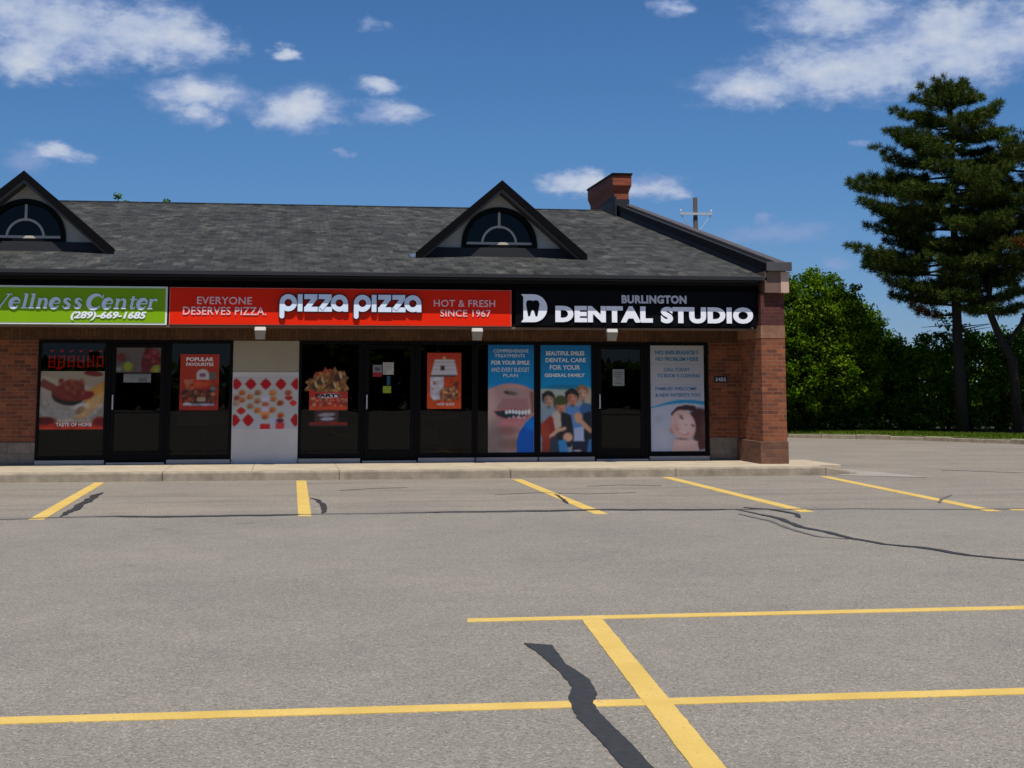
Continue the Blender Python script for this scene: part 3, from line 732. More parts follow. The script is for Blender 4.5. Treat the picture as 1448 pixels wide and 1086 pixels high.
# dormers
def dormer(cx):
    yf = 30.10; yw = 30.50; az = 5.74; hw = 1.72; bz = 4.27
    def yroof(z): return 27.62 + (z - 3.66) / RS
    mb = MB()
    for s in (-1, 1):
        t = .10
        A, Bp = (cx, yf, az), (cx + s * hw, yf, bz); Bb = (cx + s * hw, yroof(bz), bz); Rb = (cx, yroof(az), az)
        dn = lambda p: (p[0], p[1], p[2] - t)
        mb.face([A, Bp, Bb, Rb]); mb.face([dn(A), dn(Rb), dn(Bb), dn(Bp)])
        mb.face([A, dn(A), dn(Bp), Bp]); mb.face([Bp, dn(Bp), dn(Bb), Bb])
    d = mb.build('dormer', M['shingle'], bld)
    # bargeboards: a black outer board and a brown soffit behind it
    sl = (az - bz) / hw
    for s in (-1, 1):
        o_, i_ = .0, .125
        pts = [(cx, az + .02), (cx + s * (hw + .03), bz + .02 - .03 * sl), (cx + s * (hw + .03), bz - .13), (cx + s * (hw - .07), bz - .13), (cx, az - i_ - .02)]
        if s > 0: pts = pts[::-1]
        MB().prism_xz(pts, yf - .045, yf - .003).build('bargeboard', M['rake'], d, bevel=.004)
        i2 = .12; e = .225
        q = [(cx, az - i2), (cx + s * hw, bz - i2), (cx + s * (hw - .11), bz - i2 - .02), (cx, az - e)]
        if s > 0: q = q[::-1]
        MB().prism_xz(q, yf + .001, yw - .002).build('rake_soffit', M['rakeunder'], d)
    # gable wall with an arched opening
    wz = 4.47; r = .74; g = MB(); n = 28
    arc = [(cx + r * math.cos(math.pi * k / n), wz + r * math.sin(math.pi * k / n)) for k in range(n + 1)]
    top = lambda x: az - .13 - abs(x - cx) * sl
    def outer(k):
        x, z = arc[k]; return (x, max(z, top(x)))
    for k in range(n):
        a, b_ = arc[k], arc[k + 1]; g.face([(a[0], yw, a[1]), outer(k)[:1] + (yw,) + outer(k)[1:], outer(k + 1)[:1] + (yw,) + outer(k + 1)[1:], (b_[0], yw, b_[1])])
    for s in (-1, 1):
        xe = cx + s * (hw - .1); xi = cx + s * r
        g.face([(xi, yw, wz - .14), (xe, yw, wz - .14), (xe, yw, top(xe)), (xi, yw, top(xi))])
    g.box(cx - r, cx + r, yw, yw + .02, wz - .14, wz - .055)
    for a, b_ in zip(arc[:-1], arc[1:]): g.face([(a[0], yw, a[1]), (b_[0], yw, b_[1]), (b_[0], yw + .2, b_[1]), (a[0], yw + .2, a[1])])
    g.box(cx - 1.0, cx + 1.0, yw + .9, yw + .95, wz - .14, wz + .2)
    g.build('gable_wall', M['gable'], d, fix=False)
    s_ = Strokes(yw - .05, .09); pts = s_.arc(cx, wz, r - .01, r - .01, 0, 180, 32); s_.ribbon(pts, .10)
    s_.ribbon([(cx - r - .04, wz - .03), (cx + r + .04, wz - .03)], .06)
    fr = s_.build('arched_window', [M['frame'], M['frame']], d)
    pg = [(cx + (r - .05) * math.cos(math.pi * k / n), wz + (r - .05) * math.sin(math.pi * k / n)) for k in range(n + 1)]
    MB().prism_xz(pg, yw + .04, yw + .05).build('pane', M['darkglass'], d)
    s_ = Strokes(yw + .0, .035); s_.ribbon(s_.arc(cx, wz + .03, .35, .35, 0, 180, 24), .045)
    s_.ribbon([(cx, wz + .35), (cx, wz + r - .06)], .05); s_.ribbon([(cx - r + .06, wz + .035), (cx + r - .06, wz + .035)], .05)
    s_.build('muntin', [M['muntin'], M['muntin']], d)
    MB().box(cx - hw + .14, cx + hw - .14, yw - .10, yw - .052, rz(yw - .1) - .02, wz - .065).build('sill_flashing', M['flash'], d, bevel=.004)
    MB().box(cx - r - .1, cx + r + .1, yw + .3, yw + 1.2, 4.1, 4.12).build('attic_floor', M['inside'], d)
    for k in range(4):
        MB().hexa([(cx - hw - .12 + .0, 30.12 + .13 * k, rz(30.12 + .13 * k) - .01), (cx - hw + .02, 30.12 + .13 * k, rz(30.12 + .13 * k) - .01), (cx - hw + .02, 30.24 + .13 * k, rz(30.24 + .13 * k) - .01), (cx - hw - .12, 30.24 + .13 * k, rz(30.24 + .13 * k) - .01),
                   (cx - hw - .12, 30.12 + .13 * k, rz(30.12 + .13 * k) + .012), (cx - hw + .02, 30.12 + .13 * k, rz(30.12 + .13 * k) + .03), (cx - hw + .02, 30.24 + .13 * k, rz(30.24 + .13 * k) + .03), (cx - hw - .12, 30.24 + .13 * k, rz(30.24 + .13 * k) + .012)]).build('step_flashing', M['stepflash'], d)
    return d
dormer(4.33); dormer(-5.05)

# chimney on the gable ridge
mb = MB(); mb.box(8.985, 9.395, 40.6, 43.9, 5.9, 6.93)
chim = mb.build('chimney', M['brick_chim'], bld)
mb = MB(); a, b_ = (8.985, 9.395, 40.6, 43.9), (8.925, 9.455, 40.5, 44.0)
mb.hexa([(a[0], a[2], 6.931), (a[1], a[2], 6.931), (a[1], a[3], 6.931), (a[0], a[3], 6.931), (b_[0], b_[2], 7.12), (b_[1], b_[2], 7.12), (b_[1], b_[3], 7.12), (b_[0], b_[3], 7.12)])
mb.box(8.925, 9.455, 40.5, 44.0, 7.121, 7.40); mb.build('corbel', M['brick_chim'], chim)
mb = MB(); mb.box(8.90, 9.48, 40.46, 44.04, 7.402, 7.46); mb.build('cap', M['black'], chim, bevel=.008)
mb = MB(); mb.prism_yz([(40.3, rz(40.3) - .05), (40.3, 6.78), (40.75, 6.86), (43.6, 6.66), (43.6, 6.4), (42.2, 6.5)], 8.955, 8.982); mb.build('flashing', M['flash'], chim)
mb = MB(); mb.box(8.955, 9.40, 40.56, 40.597, 6.3, 6.74); mb.build('flashing', M['flash'], chim)
#PART3
# ================================================================== SIGNS
YS = 27.87
def cabinet(name, x0, x1, z0, z1, face, rim, label, rimw=.03):
    r_ = empty(name, ((x0 + x1) / 2, YS, z0), label, 'sign')
    mb = MB(); mb.box(x0, x1, YS + .006, 27.948, z0, z1); cab = mb.build('cabinet', rim, r_, bevel=.004)
    f = MB(); f.box(x0 + rimw, x1 - rimw, YS, YS + .005, z0 + rimw, z1 - rimw); f.build('face', face, r_)
    return r_
sg = cabinet('shop_sign', -8.4, -2.09, 2.70, 3.39, M['green'], M['greenframe'], 'lime green shop sign in a pale frame with white italic lettering and a phone number', .035)
px = lambda p: -3.759 + (p - 101) * .01235
def wellness(parent, i0, i1):
    s = Strokes(27.852, .016); b0 = 2.985; U = .182; sh = .20
    def P(x0, w, pts): return [(x0 + w * a + sh * U * b, b0 + U * b) for a, b in pts]
    TK, TN = .052, .019
    def arcu(cx, cy, rx, ry, a0, a1, n=14): return [(cx + rx * math.cos(R(a0 + (a1 - a0) * k / n)), cy + ry * math.sin(R(a0 + (a1 - a0) * k / n))) for k in range(n + 1)]
    def wv(n, lo, hi): return [lo + (hi - lo) * math.sin(math.pi * k / (n - 1)) for k in range(n)]
    def e(x0, x1):
        w = x1 - x0; pts = arcu(.5, .48, .40, .46, 5, 330, 18); s.ribbon(P(x0, w, pts), wv(19, TN, TK + .02)); s.ribbon(P(x0, w, [(.12, .5), (.88, .5)]), TN)
    def l(x0, x1):
        w = x1 - x0; s.ribbon(P(x0, w, [(.5, 0), (.5, 1.42)]), TK); s.ribbon(P(x0, w, [(.1, .03), (.95, .03)]), TN); s.ribbon(P(x0, w, [(.1, 1.36), (.6, 1.40)]), TN)
    def n_(x0, x1):
        w = x1 - x0; s.ribbon(P(x0, w, [(.2, 0), (.2, .98)]), TK); s.ribbon(P(x0, w, [(.78, 0), (.78, .62), (.70, .86), (.55, .93), (.40, .88), (.22, .66)]), [TK, TK, TK * .9, TK * .7, TN, TN])
        for a in (.2, .78): s.ribbon(P(x0, w, [(a - .2, .03), (a + .2, .03)]), TN)
        s.ribbon(P(x0, w, [(0, .93), (.25, .95)]), TN)
    def s__(x0, x1):
        w = x1 - x0; pts = [(.80, .74), (.68, .90), (.48, .95), (.27, .88), (.22, .72), (.34, .59), (.58, .46), (.76, .32), (.72, .12), (.48, .03), (.24, .08), (.14, .26)]
        s.ribbon(P(x0, w, pts), [TN, TN, .035, .05, TK, TK, TK, TK, .05, .035, TN, TN])
    def t_(x0, x1):
        w = x1 - x0; s.ribbon(P(x0, w, [(.40, 1.25), (.40, .2), (.50, .05), (.72, .04), (.90, .16)]), [TK * .8, TK, TK * .8, TN * 1.2, TN]); s.ribbon(P(x0, w, [(.05, .92), (.95, .92)]), TN * 1.2)
    def r__(x0, x1):
        w = x1 - x0; s.ribbon(P(x0, w, [(.3, 0), (.3, .98)]), TK); s.ribbon(P(x0, w, [(.05, .03), (.62, .03)]), TN); s.ribbon(P(x0, w, [(.05, .93), (.35, .95)]), TN); s.ribbon(P(x0, w, [(.32, .66), (.55, .90), (.80, .90), (.92, .78)]), [TN, TN * 1.3, TK * .8, TK * .7])
    def C_(x0, x1):
        w = x1 - x0; s.ribbon(P(x0, w, arcu(.52, .66, .44, .68, 42, 322, 22)), wv(23, TN, TK + .03)); s.ribbon(P(x0, w, [(.92, .95), (.92, 1.34)]), TN)
    def W_(x0, x1):
        w = x1 - x0; s.ribbon(P(x0, w, [(.08, 1.34), (.30, 0)]), TK); s.ribbon(P(x0, w, [(.30, 0), (.52, 1.1)]), TN); s.ribbon(P(x0, w, [(.45, 1.34), (.68, 0)]), TK); s.ribbon(P(x0, w, [(.68, 0), (.92, 1.34)]), TN)
        for a in (.08, .47, .92): s.ribbon(P(x0, w, [(a - .10, 1.34), (a + .10, 1.34)]), TN)
    for f, a, b_ in ((W_, -27, 13), (e, 13, 28), (l, 29, 39), (l, 39, 49), (n_, 51, 67), (e, 69, 84), (s__, 86, 100), (s__, 102, 115), (C_, 121, 143), (e, 143, 158), (n_, 160, 178), (t_, 180, 191), (e, 192, 207), (r__, 207, 220))[i0:i1]: f(px(a), px(b_))
    s.build('lettering', [M['letter'], M['letter']], parent)
wellness(sg, 0, 8); wellness(sg, 8, 14)
text_obj('(289)-669-1685', -3.77, -2.45, 2.772, 2.935, 27.854, .014, [M['letterw'], M['letterw']], sg, bold=.035, shear=.25)

sg = cabinet('shop_sign', -2.055, 4.19, 2.705, 3.385, M['red'], M['redrim'], 'long red pizza shop sign with large rounded pale blue lettering and two small slogans', .014)
LP = [M['letterpink'], M['letterpink']]
text_obj('EVERYONE', -1.565, -.585, 3.078, 3.215, 27.856, .012, LP, sg, bold=.012, spacing=1.05)
text_obj('DESERVES PIZZA.', -1.81, -.325, 2.885, 3.035, 27.856, .012, LP, sg, bold=.012, spacing=1.05)
text_obj('HOT & FRESH', 2.735, 3.88, 3.065, 3.195, 27.856, .012, LP, sg, bold=.012, spacing=1.05)
text_obj('SINCE 1967', 2.855, 3.80, 2.882, 3.012, 27.856, .012, LP, sg, bold=.012, spacing=1.05)
def pizza(x, parent):
    for nm, grow, y, mats in (('lettering_outline', .035, 27.832, [M['letterside']] * 2), ('lettering', 0, 27.805, [M['letter'], M['letterside']])):
        s = Strokes(y, 27.868 - y); b0 = 2.957; w = .088 + grow; r = .112; g = grow / 2
        P = lambda pts: [(x + a, b0 + b) for a, b in pts]
        s.ribbon(P(s.arc(.165, .157, r, r, 0, 360, 28)[:-1]), w, closed=True); s.ribbon(P([(.053, .157), (.053, -.085)]), w); s.disc((x + .053, b0 - .085), w / 2)
        s.ribbon(P([(.378, 0 - g), (.378, .313 + g)]), w)
        for z0 in (.452, .712):
            s.ribbon(P([(z0 - g, .27), (z0 + .235, .27)]), w); s.ribbon(P([(z0 + .205, .262), (z0 + .045, .05)]), w * 1.02); s.ribbon(P([(z0 + .0, .043), (z0 + .245 + g, .043)]), w)
        s.ribbon(P(s.arc(1.09, .157, r, r, 0, 360, 28)[:-1]), w, closed=True); s.ribbon(P([(1.205, .157), (1.205, 0 - g)]), w)
        s.build(nm, mats, parent)
pizza(-.096, sg); pizza(1.250, sg)

sg = cabinet('shop_sign', 4.27, 8.93, 2.715, 3.40, M['blackface'], M['black'], 'black shop sign with bold white capitals and a white letter emblem holding a tooth shape', .02)
text_obj('BURLINGTON', 6.29, 7.55, 3.155, 3.312, 27.856, .012, [M['lettergrey']] * 2, sg, bold=.045, spacing=1.08)
text_obj('DENTAL', 5.015, 6.885, 2.795, 3.10, 27.84, .028, [M['letterw'], M['letterside']], sg, bold=.062, spacing=1.1)
text_obj('STUDIO', 7.04, 8.85, 2.785, 3.095, 27.84, .028, [M['letterw'], M['letterside']], sg, bold=.062, spacing=1.1)
pts = [(4.37, 2.79), (4.58, 2.79)] + [(4.60 + .262 * math.cos(R(a)), 3.05 + .26 * math.sin(R(a))) for a in range(-85, 90, 10)] + [(4.58, 3.31), (4.37, 3.31), (4.41, 3.26), (4.41, 2.84)]
MB().prism_xz(pts, 27.842, 27.868).build('emblem', M['letterw'], sg)
tooth = [(4.50, 2.90), (4.535, 2.905), (4.56, 3.0), (4.585, 3.02), (4.61, 3.0), (4.64, 2.90), (4.675, 2.905), (4.70, 3.03), (4.715, 3.13), (4.69, 3.19), (4.64, 3.20), (4.59, 3.185), (4.53, 3.20), (4.475, 3.185), (4.46, 3.13), (4.475, 3.03)]
MB().prism_xz(tooth, 27.838, 27.8415).build('tooth', M['blackface'], sg)

# lamps under the signs
for x, lb in ((-.425, 'small white wall lamp under the red sign, above the painted pier'), (3.545, 'small white wall lamp under the right end of the red sign'), (6.10, 'small white wall lamp under the black sign, above a dark door')):
    t = empty('wall_lamp', (x, 27.88, 2.45), lb, 'lamp', 'wall lamps under the shop signs')
    mb = MB(); mb.hexa([(x - .105, 27.79, 2.605), (x + .105, 27.79, 2.605), (x + .105, 27.929, 2.605), (x - .105, 27.929, 2.605), (x - .10, 27.83, 2.675), (x + .10, 27.83, 2.675), (x + .10, 27.929, 2.675), (x - .10, 27.929, 2.675)]); mb.build('housing', M['lampw'], t, bevel=.012)
    mb = MB(); mb.hexa([(x - .085, 27.885, 2.45), (x + .085, 27.885, 2.45), (x + .085, 27.925, 2.45), (x - .085, 27.925, 2.45), (x - .10, 27.80, 2.604), (x + .10, 27.80, 2.604), (x + .10, 27.925, 2.604), (x - .10, 27.925, 2.604)])
    mb.build('lens', M['lampl'], t, bevel=.004)

# ================================================================== POSTERS AND NOTICES
YP = YW - .012; G = 1.75
def poster(cv, x0, z0, label, cat='poster', name='window_poster', y=YP, gain=G, blur=2, mot=.56):
    r_ = empty(name, (x0 + cv.W / 2, y, z0), label, cat)
    cv.mottle(0, mot, .04, 5, 9); cv.mottle(0, mot, .04, 14, 4); cv.blur(blur); cv.grain(2.0); cv.build('printed_sheet', x0, z0, y, r_, gain=gain); return r_
PT = [M['letterprint']] * 2; BT = [M['letterblue']] * 2
def lines(r_, x0, W, z0, H, L, mats=PT, y=YP - .004):
    for txt, a, b_, va, vb, bold in L: text_obj(txt, x0 + W * a, x0 + W * b_, z0 + H * va, z0 + H * vb, y, .003, mats, r_, bold=bold)

# food poster in the left window: a red bowl of meat on a white cloth
c = Canvas(1.20, 1.07, .011, (128, 120, 108))
c.grad(.18, (112, 108, 104), 1, (134, 124, 106)); c.above(lambda u: .93 - .25 * u, (96, 86, 70), .35)
c.poly([(.62, .60), (1.0, .86), (1.0, .50), (.70, .20), (.5, .18), (.72, .36)], (146, 96, 32), .8); c.ell(.93, .63, .10, .16, (160, 110, 34), 35, .6, .7)
c.poly([(.56, .36), (1, .70), (1, .42), (.75, .20), (.5, .20)], (150, 146, 140), .35)
c.ell(.42, .56, .25, .155, (30, 24, 20), -8, .1); c.ell(.45, .62, .29, .15, (84, 28, 20), -6, .15); c.ell(.70, .58, .13, .075, (92, 26, 22), 18, .2)
c.poly([(0, .80), (.05, .87), (.30, .72), (.52, .50), (.40, .53), (.20, .64), (0, .74)], (88, 36, 26), .9)
c.ell(.50, .74, .18, .13, (92, 40, 26), 0, .3); c.speck(.30, .66, .62, .86, [(104, 48, 30), (74, 28, 20), (122, 62, 38), (88, 36, 24)], 40, .02, .05, 3, .7)
c.ell(.80, .96, .16, .05, (84, 24, 18), -6, .2); c.ell(.60, .37, .16, .09, (160, 158, 158), 20, .5, .8)
c.ell(.62, .33, .10, .07, (92, 62, 34), 30, .4, .7)
c.rect(0, 1, 0, .12, (126, 34, 20)); c.ell(.1, .15, .2, .08, (70, 16, 14), 0, .4); c.rect(0, 1, 0, .035, (150, 46, 24))
c.ell(.92, .14, .14, .09, (96, 18, 16), 0, .4)
p = poster(c, -4.455, .812, 'food poster of a bowl of red meat on pale cloth, in the far left window')
lines(p, -4.455, 1.20, .812, 1.07, [('TASTE OF HOME', .26, .80, .05, .115, .02)])

# picture on the left door
c = Canvas(.86, .51, .011, (88, 78, 72)); c.grad(0, (70, 58, 52), 1, (74, 70, 68))
c.poly([(.66, 1), (.98, .66), (1, .40), (.72, .02), (.56, .0), (.54, .40)], (70, 14, 16)); c.ell(.76, .62, .20, .24, (86, 24, 24), 40, .3); c.ell(.12, .55, .13, .20, (76, 28, 28), 0, .4)
c.ell(.27, .22, .12, .20, (96, 104, 24), 0, .3); c.ell(.86, .14, .13, .16, (96, 98, 28), 20, .3); c.ell(.07, .10, .1, .12, (88, 92, 84), 0, .5); c.speck(.6, .95, .3, .9, [(104, 38, 34), (54, 10, 14), (120, 60, 50)], 26, .02, .05, 5, .7)
poster(c, -3.105, 1.86, 'dim picture of dark red food and green leaves at the top of the left door')
c = Canvas(.50, .165, .01, (92, 94, 94)); c.rect(.55, .85, .1, .5, (60, 62, 62), .6); c.grad(.8, (92, 94, 94), 1, (70, 72, 72))
p = poster(c, -2.95, 1.675, 'small grey notice strip below the picture on the left door', 'notice', 'door_notice')

# orange posters
def orange1():
    W, H = .72, 1.045; c = Canvas(W, H, .011, (136, 40, 14)); c.grad(0, (118, 28, 18), 1, (138, 38, 14))
    c.ell(.58, .64, .17, .10, (150, 142, 140), 0, .1); c.rect(.42, .74, .54, .62, (150, 142, 140)); c.rect(.50, .66, .60, .66, (96, 60, 84)); c.rect(.74, .93, .54, .68, (70, 70, 66))
    c.rect(.12, .34, .47, .55, (140, 90, 72), .8); c.ell(.25, .40, .1, .05, (130, 74, 56), 0, .3)
    c.rect(.07, .92, .12, .36, (44, 26, 22)); c.speck(.08, .92, .15, .46, [(140, 66, 30), (84, 38, 22), (40, 26, 24), (156, 96, 50), (96, 48, 30), (110, 30, 22)], 70, .03, .07, 11, .85)
    c.ell(.55, .46, .22, .07, (150, 56, 22), 0, .3); c.ell(.85, .38, .09, .045, (70, 92, 92), 0, .4); c.rect(.45, .67, .15, .24, (130, 108, 88)); c.rect(.10, .90, .08, .125, (110, 116, 126)); c.ell(.2, .115, .14, .025, (150, 156, 160), 0, .4); c.ell(.72, .10, .14, .02, (120, 120, 150), 0, .4)
    p = poster(c, -1.915, 1.158, 'orange poster with a collage of dishes, left of the painted pier')
    lines(p, -1.915, W, 1.158, H, [('POPULAR', .15, .85, .875, .945, .04), ('FAVOURITES', .15, .85, .79, .85, .03)])
orange1()
def orange2():
    W, H = .66, 1.07; c = Canvas(W, H, .011, (158, 54, 14)); c.grad(0, (164, 60, 16), 1, (140, 40, 12))
    wh = (158, 154, 160); dk = (90, 84, 84)
    c.poly([(.22, .88), (.80, .88), (.90, .60), (.10, .60)], wh); c.ell(.5, .90, .06, .045, (150, 130, 100), 0, .3)
    for v in (.83, .77, .70): c.rect(.14, .88, v - .006, v + .006, dk, .45)
    c.rect(.40, .50, .69, .77, (48, 36, 34)); c.rect(.10, .84, .575, .605, (60, 46, 44))
    c.poly([(.10, .57), (.50, .57), (.50, .43), (.42, .30), (.38, .16), (.18, .15), (.10, .22)], wh); c.rect(.18, .26, .44, .49, (130, 70, 50), .8); c.rect(.12, .2, .33, .37, (150, 80, 56), .6)
    c.ell(.64, .27, .30, .135, (120, 84, 60), 0, .1); c.ell(.86, .44, .07, .055, (74, 40, 30), 0, .2)
    c.speck(.40, .90, .15, .38, [(168, 120, 76), (96, 46, 30), (140, 90, 60), (70, 34, 26), (176, 144, 110)], 70, .025, .055, 21, .85); c.ell(.53, .29, .09, .03, (196, 140, 84), 0, .4)
    p = poster(c, 2.745, 1.174, 'bright orange poster with a white block and a pizza, right of the middle door')
    lines(p, 2.745, W, 1.174, H, [('HOT SLICE', .30, .80, .06, .105, .03)])
orange2()

# die-cut pizza box poster
W, H = .85, 1.15; c = Canvas(W, H, .011, (0, 0, 0)); cr = (112, 76, 40)
c.rect(0, 1, 0, 1, (96, 62, 34)); c.speck(0, 1, .50, 1, [(142, 104, 58), (92, 54, 26), (160, 128, 76), (120, 78, 36), (70, 40, 22), (136, 92, 44)], 170, .03, .07, 31, .85)
c.speck(.2, .6, .84, .98, [(128, 34, 24), (104, 30, 24)], 14, .03, .06, 32, .8)
for a, b_, w_ in ((.35, .73, .12), (.75, .80, .14), (.2, .66, .1), (.62, .66, .09)): c.ell(a, b_, w_, .07, (42, 26, 16), rnd.uniform(-40, 40), .4, .8); c.ell(a + .05, b_ + .02, .03, .07, (176, 158, 112), 20, .4, .9)
c.rect(.10, .97, .26, .56, (140, 36, 22)); c.rect(.10, .97, .26, .33, (160, 56, 22)); c.speck(.12, .95, .34, .46, [(150, 104, 76), (90, 44, 30), (170, 130, 100), (120, 60, 40)], 60, .02, .045, 33, .85)
c.ell(.16, .56, .08, .04, (160, 30, 16), 0, .3); c.ell(.55, .50, .30, .045, (160, 156, 164), 2, .3)
c.rect(0, 1, 0, .26, (52, 34, 32)); c.rect(.12, .97, .02, .07, (104, 26, 20)); c.ell(.5, .19, .24, .04, (124, 120, 128), 4, .4); c.ell(.52, .12, .2, .035, (130, 130, 146), 2, .4)
q = np.random.RandomState(4); edge = .07 * np.sin(c.u * 31) + .05 * np.sin(c.u * 57 + 1)
topv = .955 + .3 * edge - .75 * (c.u - .58) ** 2; c.mask = (c.v < topv) & ((c.v < .57) | ((c.u > .015 + .04 * np.sin(c.v * 40)) & (c.u < .96 + .03 * np.sin(c.v * 33)))) & ~((c.v < .57) & ((c.u < .10) | (c.u > .97))) & ~((c.v < .255) & (c.v > .075) & (np.abs(c.u - .5) > .27))
p = poster(c, .41, .85, 'cut-out poster of a red box heaped with golden pizza slices')
lines(p, .41, W, .85, H, [('PARTY', .24, .84, .475, .53, .05)], mats=[M['flash']] * 2)

# small notices on the middle door
def notice(x0, x1, z0, z1, col, label, extra=None):
    c = Canvas(x1 - x0, z1 - z0, .008, col)
    if extra: extra(c)
    return poster(c, x0, z0, label, 'notice', 'door_notice')
notice(1.89, 2.10, 1.825, 2.06, (134, 130, 124), 'square white paper notice on the middle door', lambda c: [c.rect(.12, .88, v, v + .03, (96, 94, 92), .7) for v in (.2, .32, .44, .56, .68, .8)])
notice(1.70, 1.872, 1.785, 2.01, (96, 94, 96), 'small grey and red sticker left of the white paper on the middle door', lambda c: (c.rect(0, 1, 0, .36, (110, 22, 28)), c.rect(.2, .8, .5, .8, (60, 60, 62))))
notice(1.97, 2.035, 1.625, 1.80, (18, 56, 78), 'narrow blue sticker under the white paper on the middle door')
notice(1.895, 2.052, 1.475, 1.607, (104, 118, 24), 'yellow green sticker at the bottom of the notices on the middle door')
notice(6.395, 6.63, 1.61, 1.935, (98, 104, 102), 'pale paper notice with lines of print on the right door', lambda c: [c.rect(.15, .85, v, v + .04, (54, 58, 56), .8) for v in (.15, .28, .41, .54, .67, .8)])

# close-up of a mouth
W, H = .90, 2.075; c = Canvas(W, H, .011, (0, 84, 128)); c.grad(.55, (0, 106, 152), 1, (2, 78, 124))
c.above(lambda u: .95 + 0 * u, (4, 70, 112), .5)
face = lambda u: .585 + .055 * np.sin(np.pi * np.clip(u * 1.05, 0, 1))
c.below(lambda u: face(u) + .025, (0, 96, 160), .8); c.below(face, (132, 104, 100))
c.ell(.05, .40, .22, .25, (150, 124, 116), 0, .6, .8); c.ell(.15, .12, .3, .25, (92, 84, 80), 0, .6, .7); c.ell(.6, .60, .34, .04, (150, 110, 104), 0, .5, .7)
c.ell(.56, .56, .27, .05, (124, 108, 102), -4, .6); c.ell(.50, .548, .20, .026, (66, 56, 52), -8, .7, .9); c.ell(.40, .555, .07, .02, (36, 32, 30), -20, .6, .8)
c.poly([(.33, .50), (.85, .50), (.90, .40), (.16, .40)], (120, 86, 86), .8)
c.poly([(.10, .385), (.50, .415), (.92, .40), (.94, .36), (.80, .29), (.45, .285), (.2, .33)], (134, 78, 78)); c.poly([(.13, .375), (.52, .395), (.90, .39), (.92, .365), (.75, .33), (.40, .315), (.22, .34)], (28, 36, 42))
for k in range(8): c.ell(.40 + .07 * k, .372 + .004 * math.sin(k), .038, .022 + .001 * k, (176, 178, 182), 0, .25)
c.speck(.40, .80, .315, .335, [(160, 140, 146), (120, 80, 86)], 12, .02, .035, 41)
c.ell(.52, .275, .38, .05, (150, 92, 94), 4, .4, .8); c.ell(.42, .20, .30, .06, (104, 66, 62), 0, .6, .7); c.ell(.5, .08, .35, .08, (90, 66, 58), 0, .6, .6)
c.poly([(.62, 0), (1, 0), (1, .34), (.82, .27), (.68, .19), (.62, .10)], (0, 66, 140)); c.ell(.95, .26, .2, .07, (0, 100, 172), 30, .6, .7); c.poly([(.90, .56), (1, .56), (1, .36), (.95, .38)], (96, 60, 48), .8)
p = poster(c, 3.93, .335, 'blue window poster with a close-up of an open mouth and white teeth', mot=0, gain=2.1)
lines(p, 3.93, W, .335, H, [('COMPREHENSIVE', .12, .88, .925, .955, .0), ('TREATMENTS', .14, .80, .88, .91, .0), ('FOR YOUR SMILE', .07, .90, .812, .85, .03), ('AND EVERY BUDGET', .07, .90, .745, .785, 0), ('PLAN', .33, .65, .697, .727, .0)])

# four laughing people
W, H = 1.04, 2.09; c = Canvas(W, H, .011, (0, 86, 132)); c.grad(.55, (0, 110, 154), 1, (2, 76, 120))
c.below(lambda u: .585 + 0 * u, (128, 136, 128)); c.below(lambda u: .50 + 0 * u, (112, 122, 126)); c.ell(.5, .60, .5, .03, (20, 70, 90), 0, .4, .5); c.ell(.92, .52, .16, .10, (140, 128, 112), 0, .5)
def head(cx, cy, r, skin, hair, ang=0, hat=None):
    c.ell(cx, cy + .012, r * 1.18, r * .66, hair, ang, .1); c.ell(cx + .01, cy - .012, r * .92, r * .56, skin, ang, .12); c.ell(cx + .2 * r, cy - .012, r * .5, r * .34, tuple(min(255, k + 18) for k in skin), ang, .6, .6)
    c.ell(cx - .45 * r, cy - .01, r * .45, r * .45, tuple(k * .72 for k in skin), ang, .8, .7)
    for e in (-.36, .36): c.ell(cx + e * r + .012, cy + .003, r * .24, r * .06, tuple(k * .45 for k in skin), ang, .7, .9)
    c.ell(cx + .015, cy - .014, r * .12, r * .10, tuple(min(255, k + 22) for k in skin), ang, .8, .6)
    c.ell(cx + .012, cy - .033, r * .34, r * .085, (104, 56, 48), ang, .5); c.ell(cx + .012, cy - .030, r * .24, r * .03, (170, 152, 146), ang, .6, .8)
    for k in range(5): c.ell(cx + r * (-.9 + .45 * k), cy + .028 + r * .38 * math.sin(.5 + .65 * k) * .5, r * .34, r * .2, tuple(max(0, h + (k % 3) * 9 - 8) for h in hair), ang + 20 * k, .5, .9)
    c.ell(cx + r * .1, cy - .058 - r * .12, r * .4, r * .2, tuple(k * .62 for k in skin), ang, .5, .8)
    if hat: c.ell(cx, cy + .035, r * 1.15, r * .36, hat, ang + 6, .1)
c.poly([(.0, 0), (.02, .34), (.10, .44), (.28, .42), (.36, .2), (.3, 0)], (100, 116, 128)); head(.17, .49, .105, (138, 108, 88), (30, 26, 26), -6)
c.poly([(.72, .0), (.74, .40), (.84, .46), (1, .44), (1, 0)], (40, 74, 112)); c.poly([(.80, .12), (.84, .36), (.98, .38), (1, .08)], (24, 26, 34)); head(.82, .545, .105, (146, 116, 96), (112, 78, 56), 8)
c.poly([(.46, .08), (.50, .40), (.58, .45), (.76, .42), (.84, .1)], (66, 104, 148)); head(.62, .505, .115, (150, 96, 72), (26, 24, 26), 4)
c.poly([(.04, .0), (.08, .28), (.2, .34), (.30, .30), (.34, .12), (.25, 0)], (112, 38, 28)); c.ell(.10, .20, .12, .10, (120, 48, 32), 20, .4)
c.poly([(.30, .05), (.33, .33), (.42, .38), (.60, .34), (.66, .14), (.6, .05)], (28, 28, 32)); c.poly([(.24, .36), (.40, .40), (.42, .24), (.30, .20)], (150, 138, 126)); head(.40, .44, .115, (150, 100, 78), (60, 44, 24), -8, (50, 58, 28))
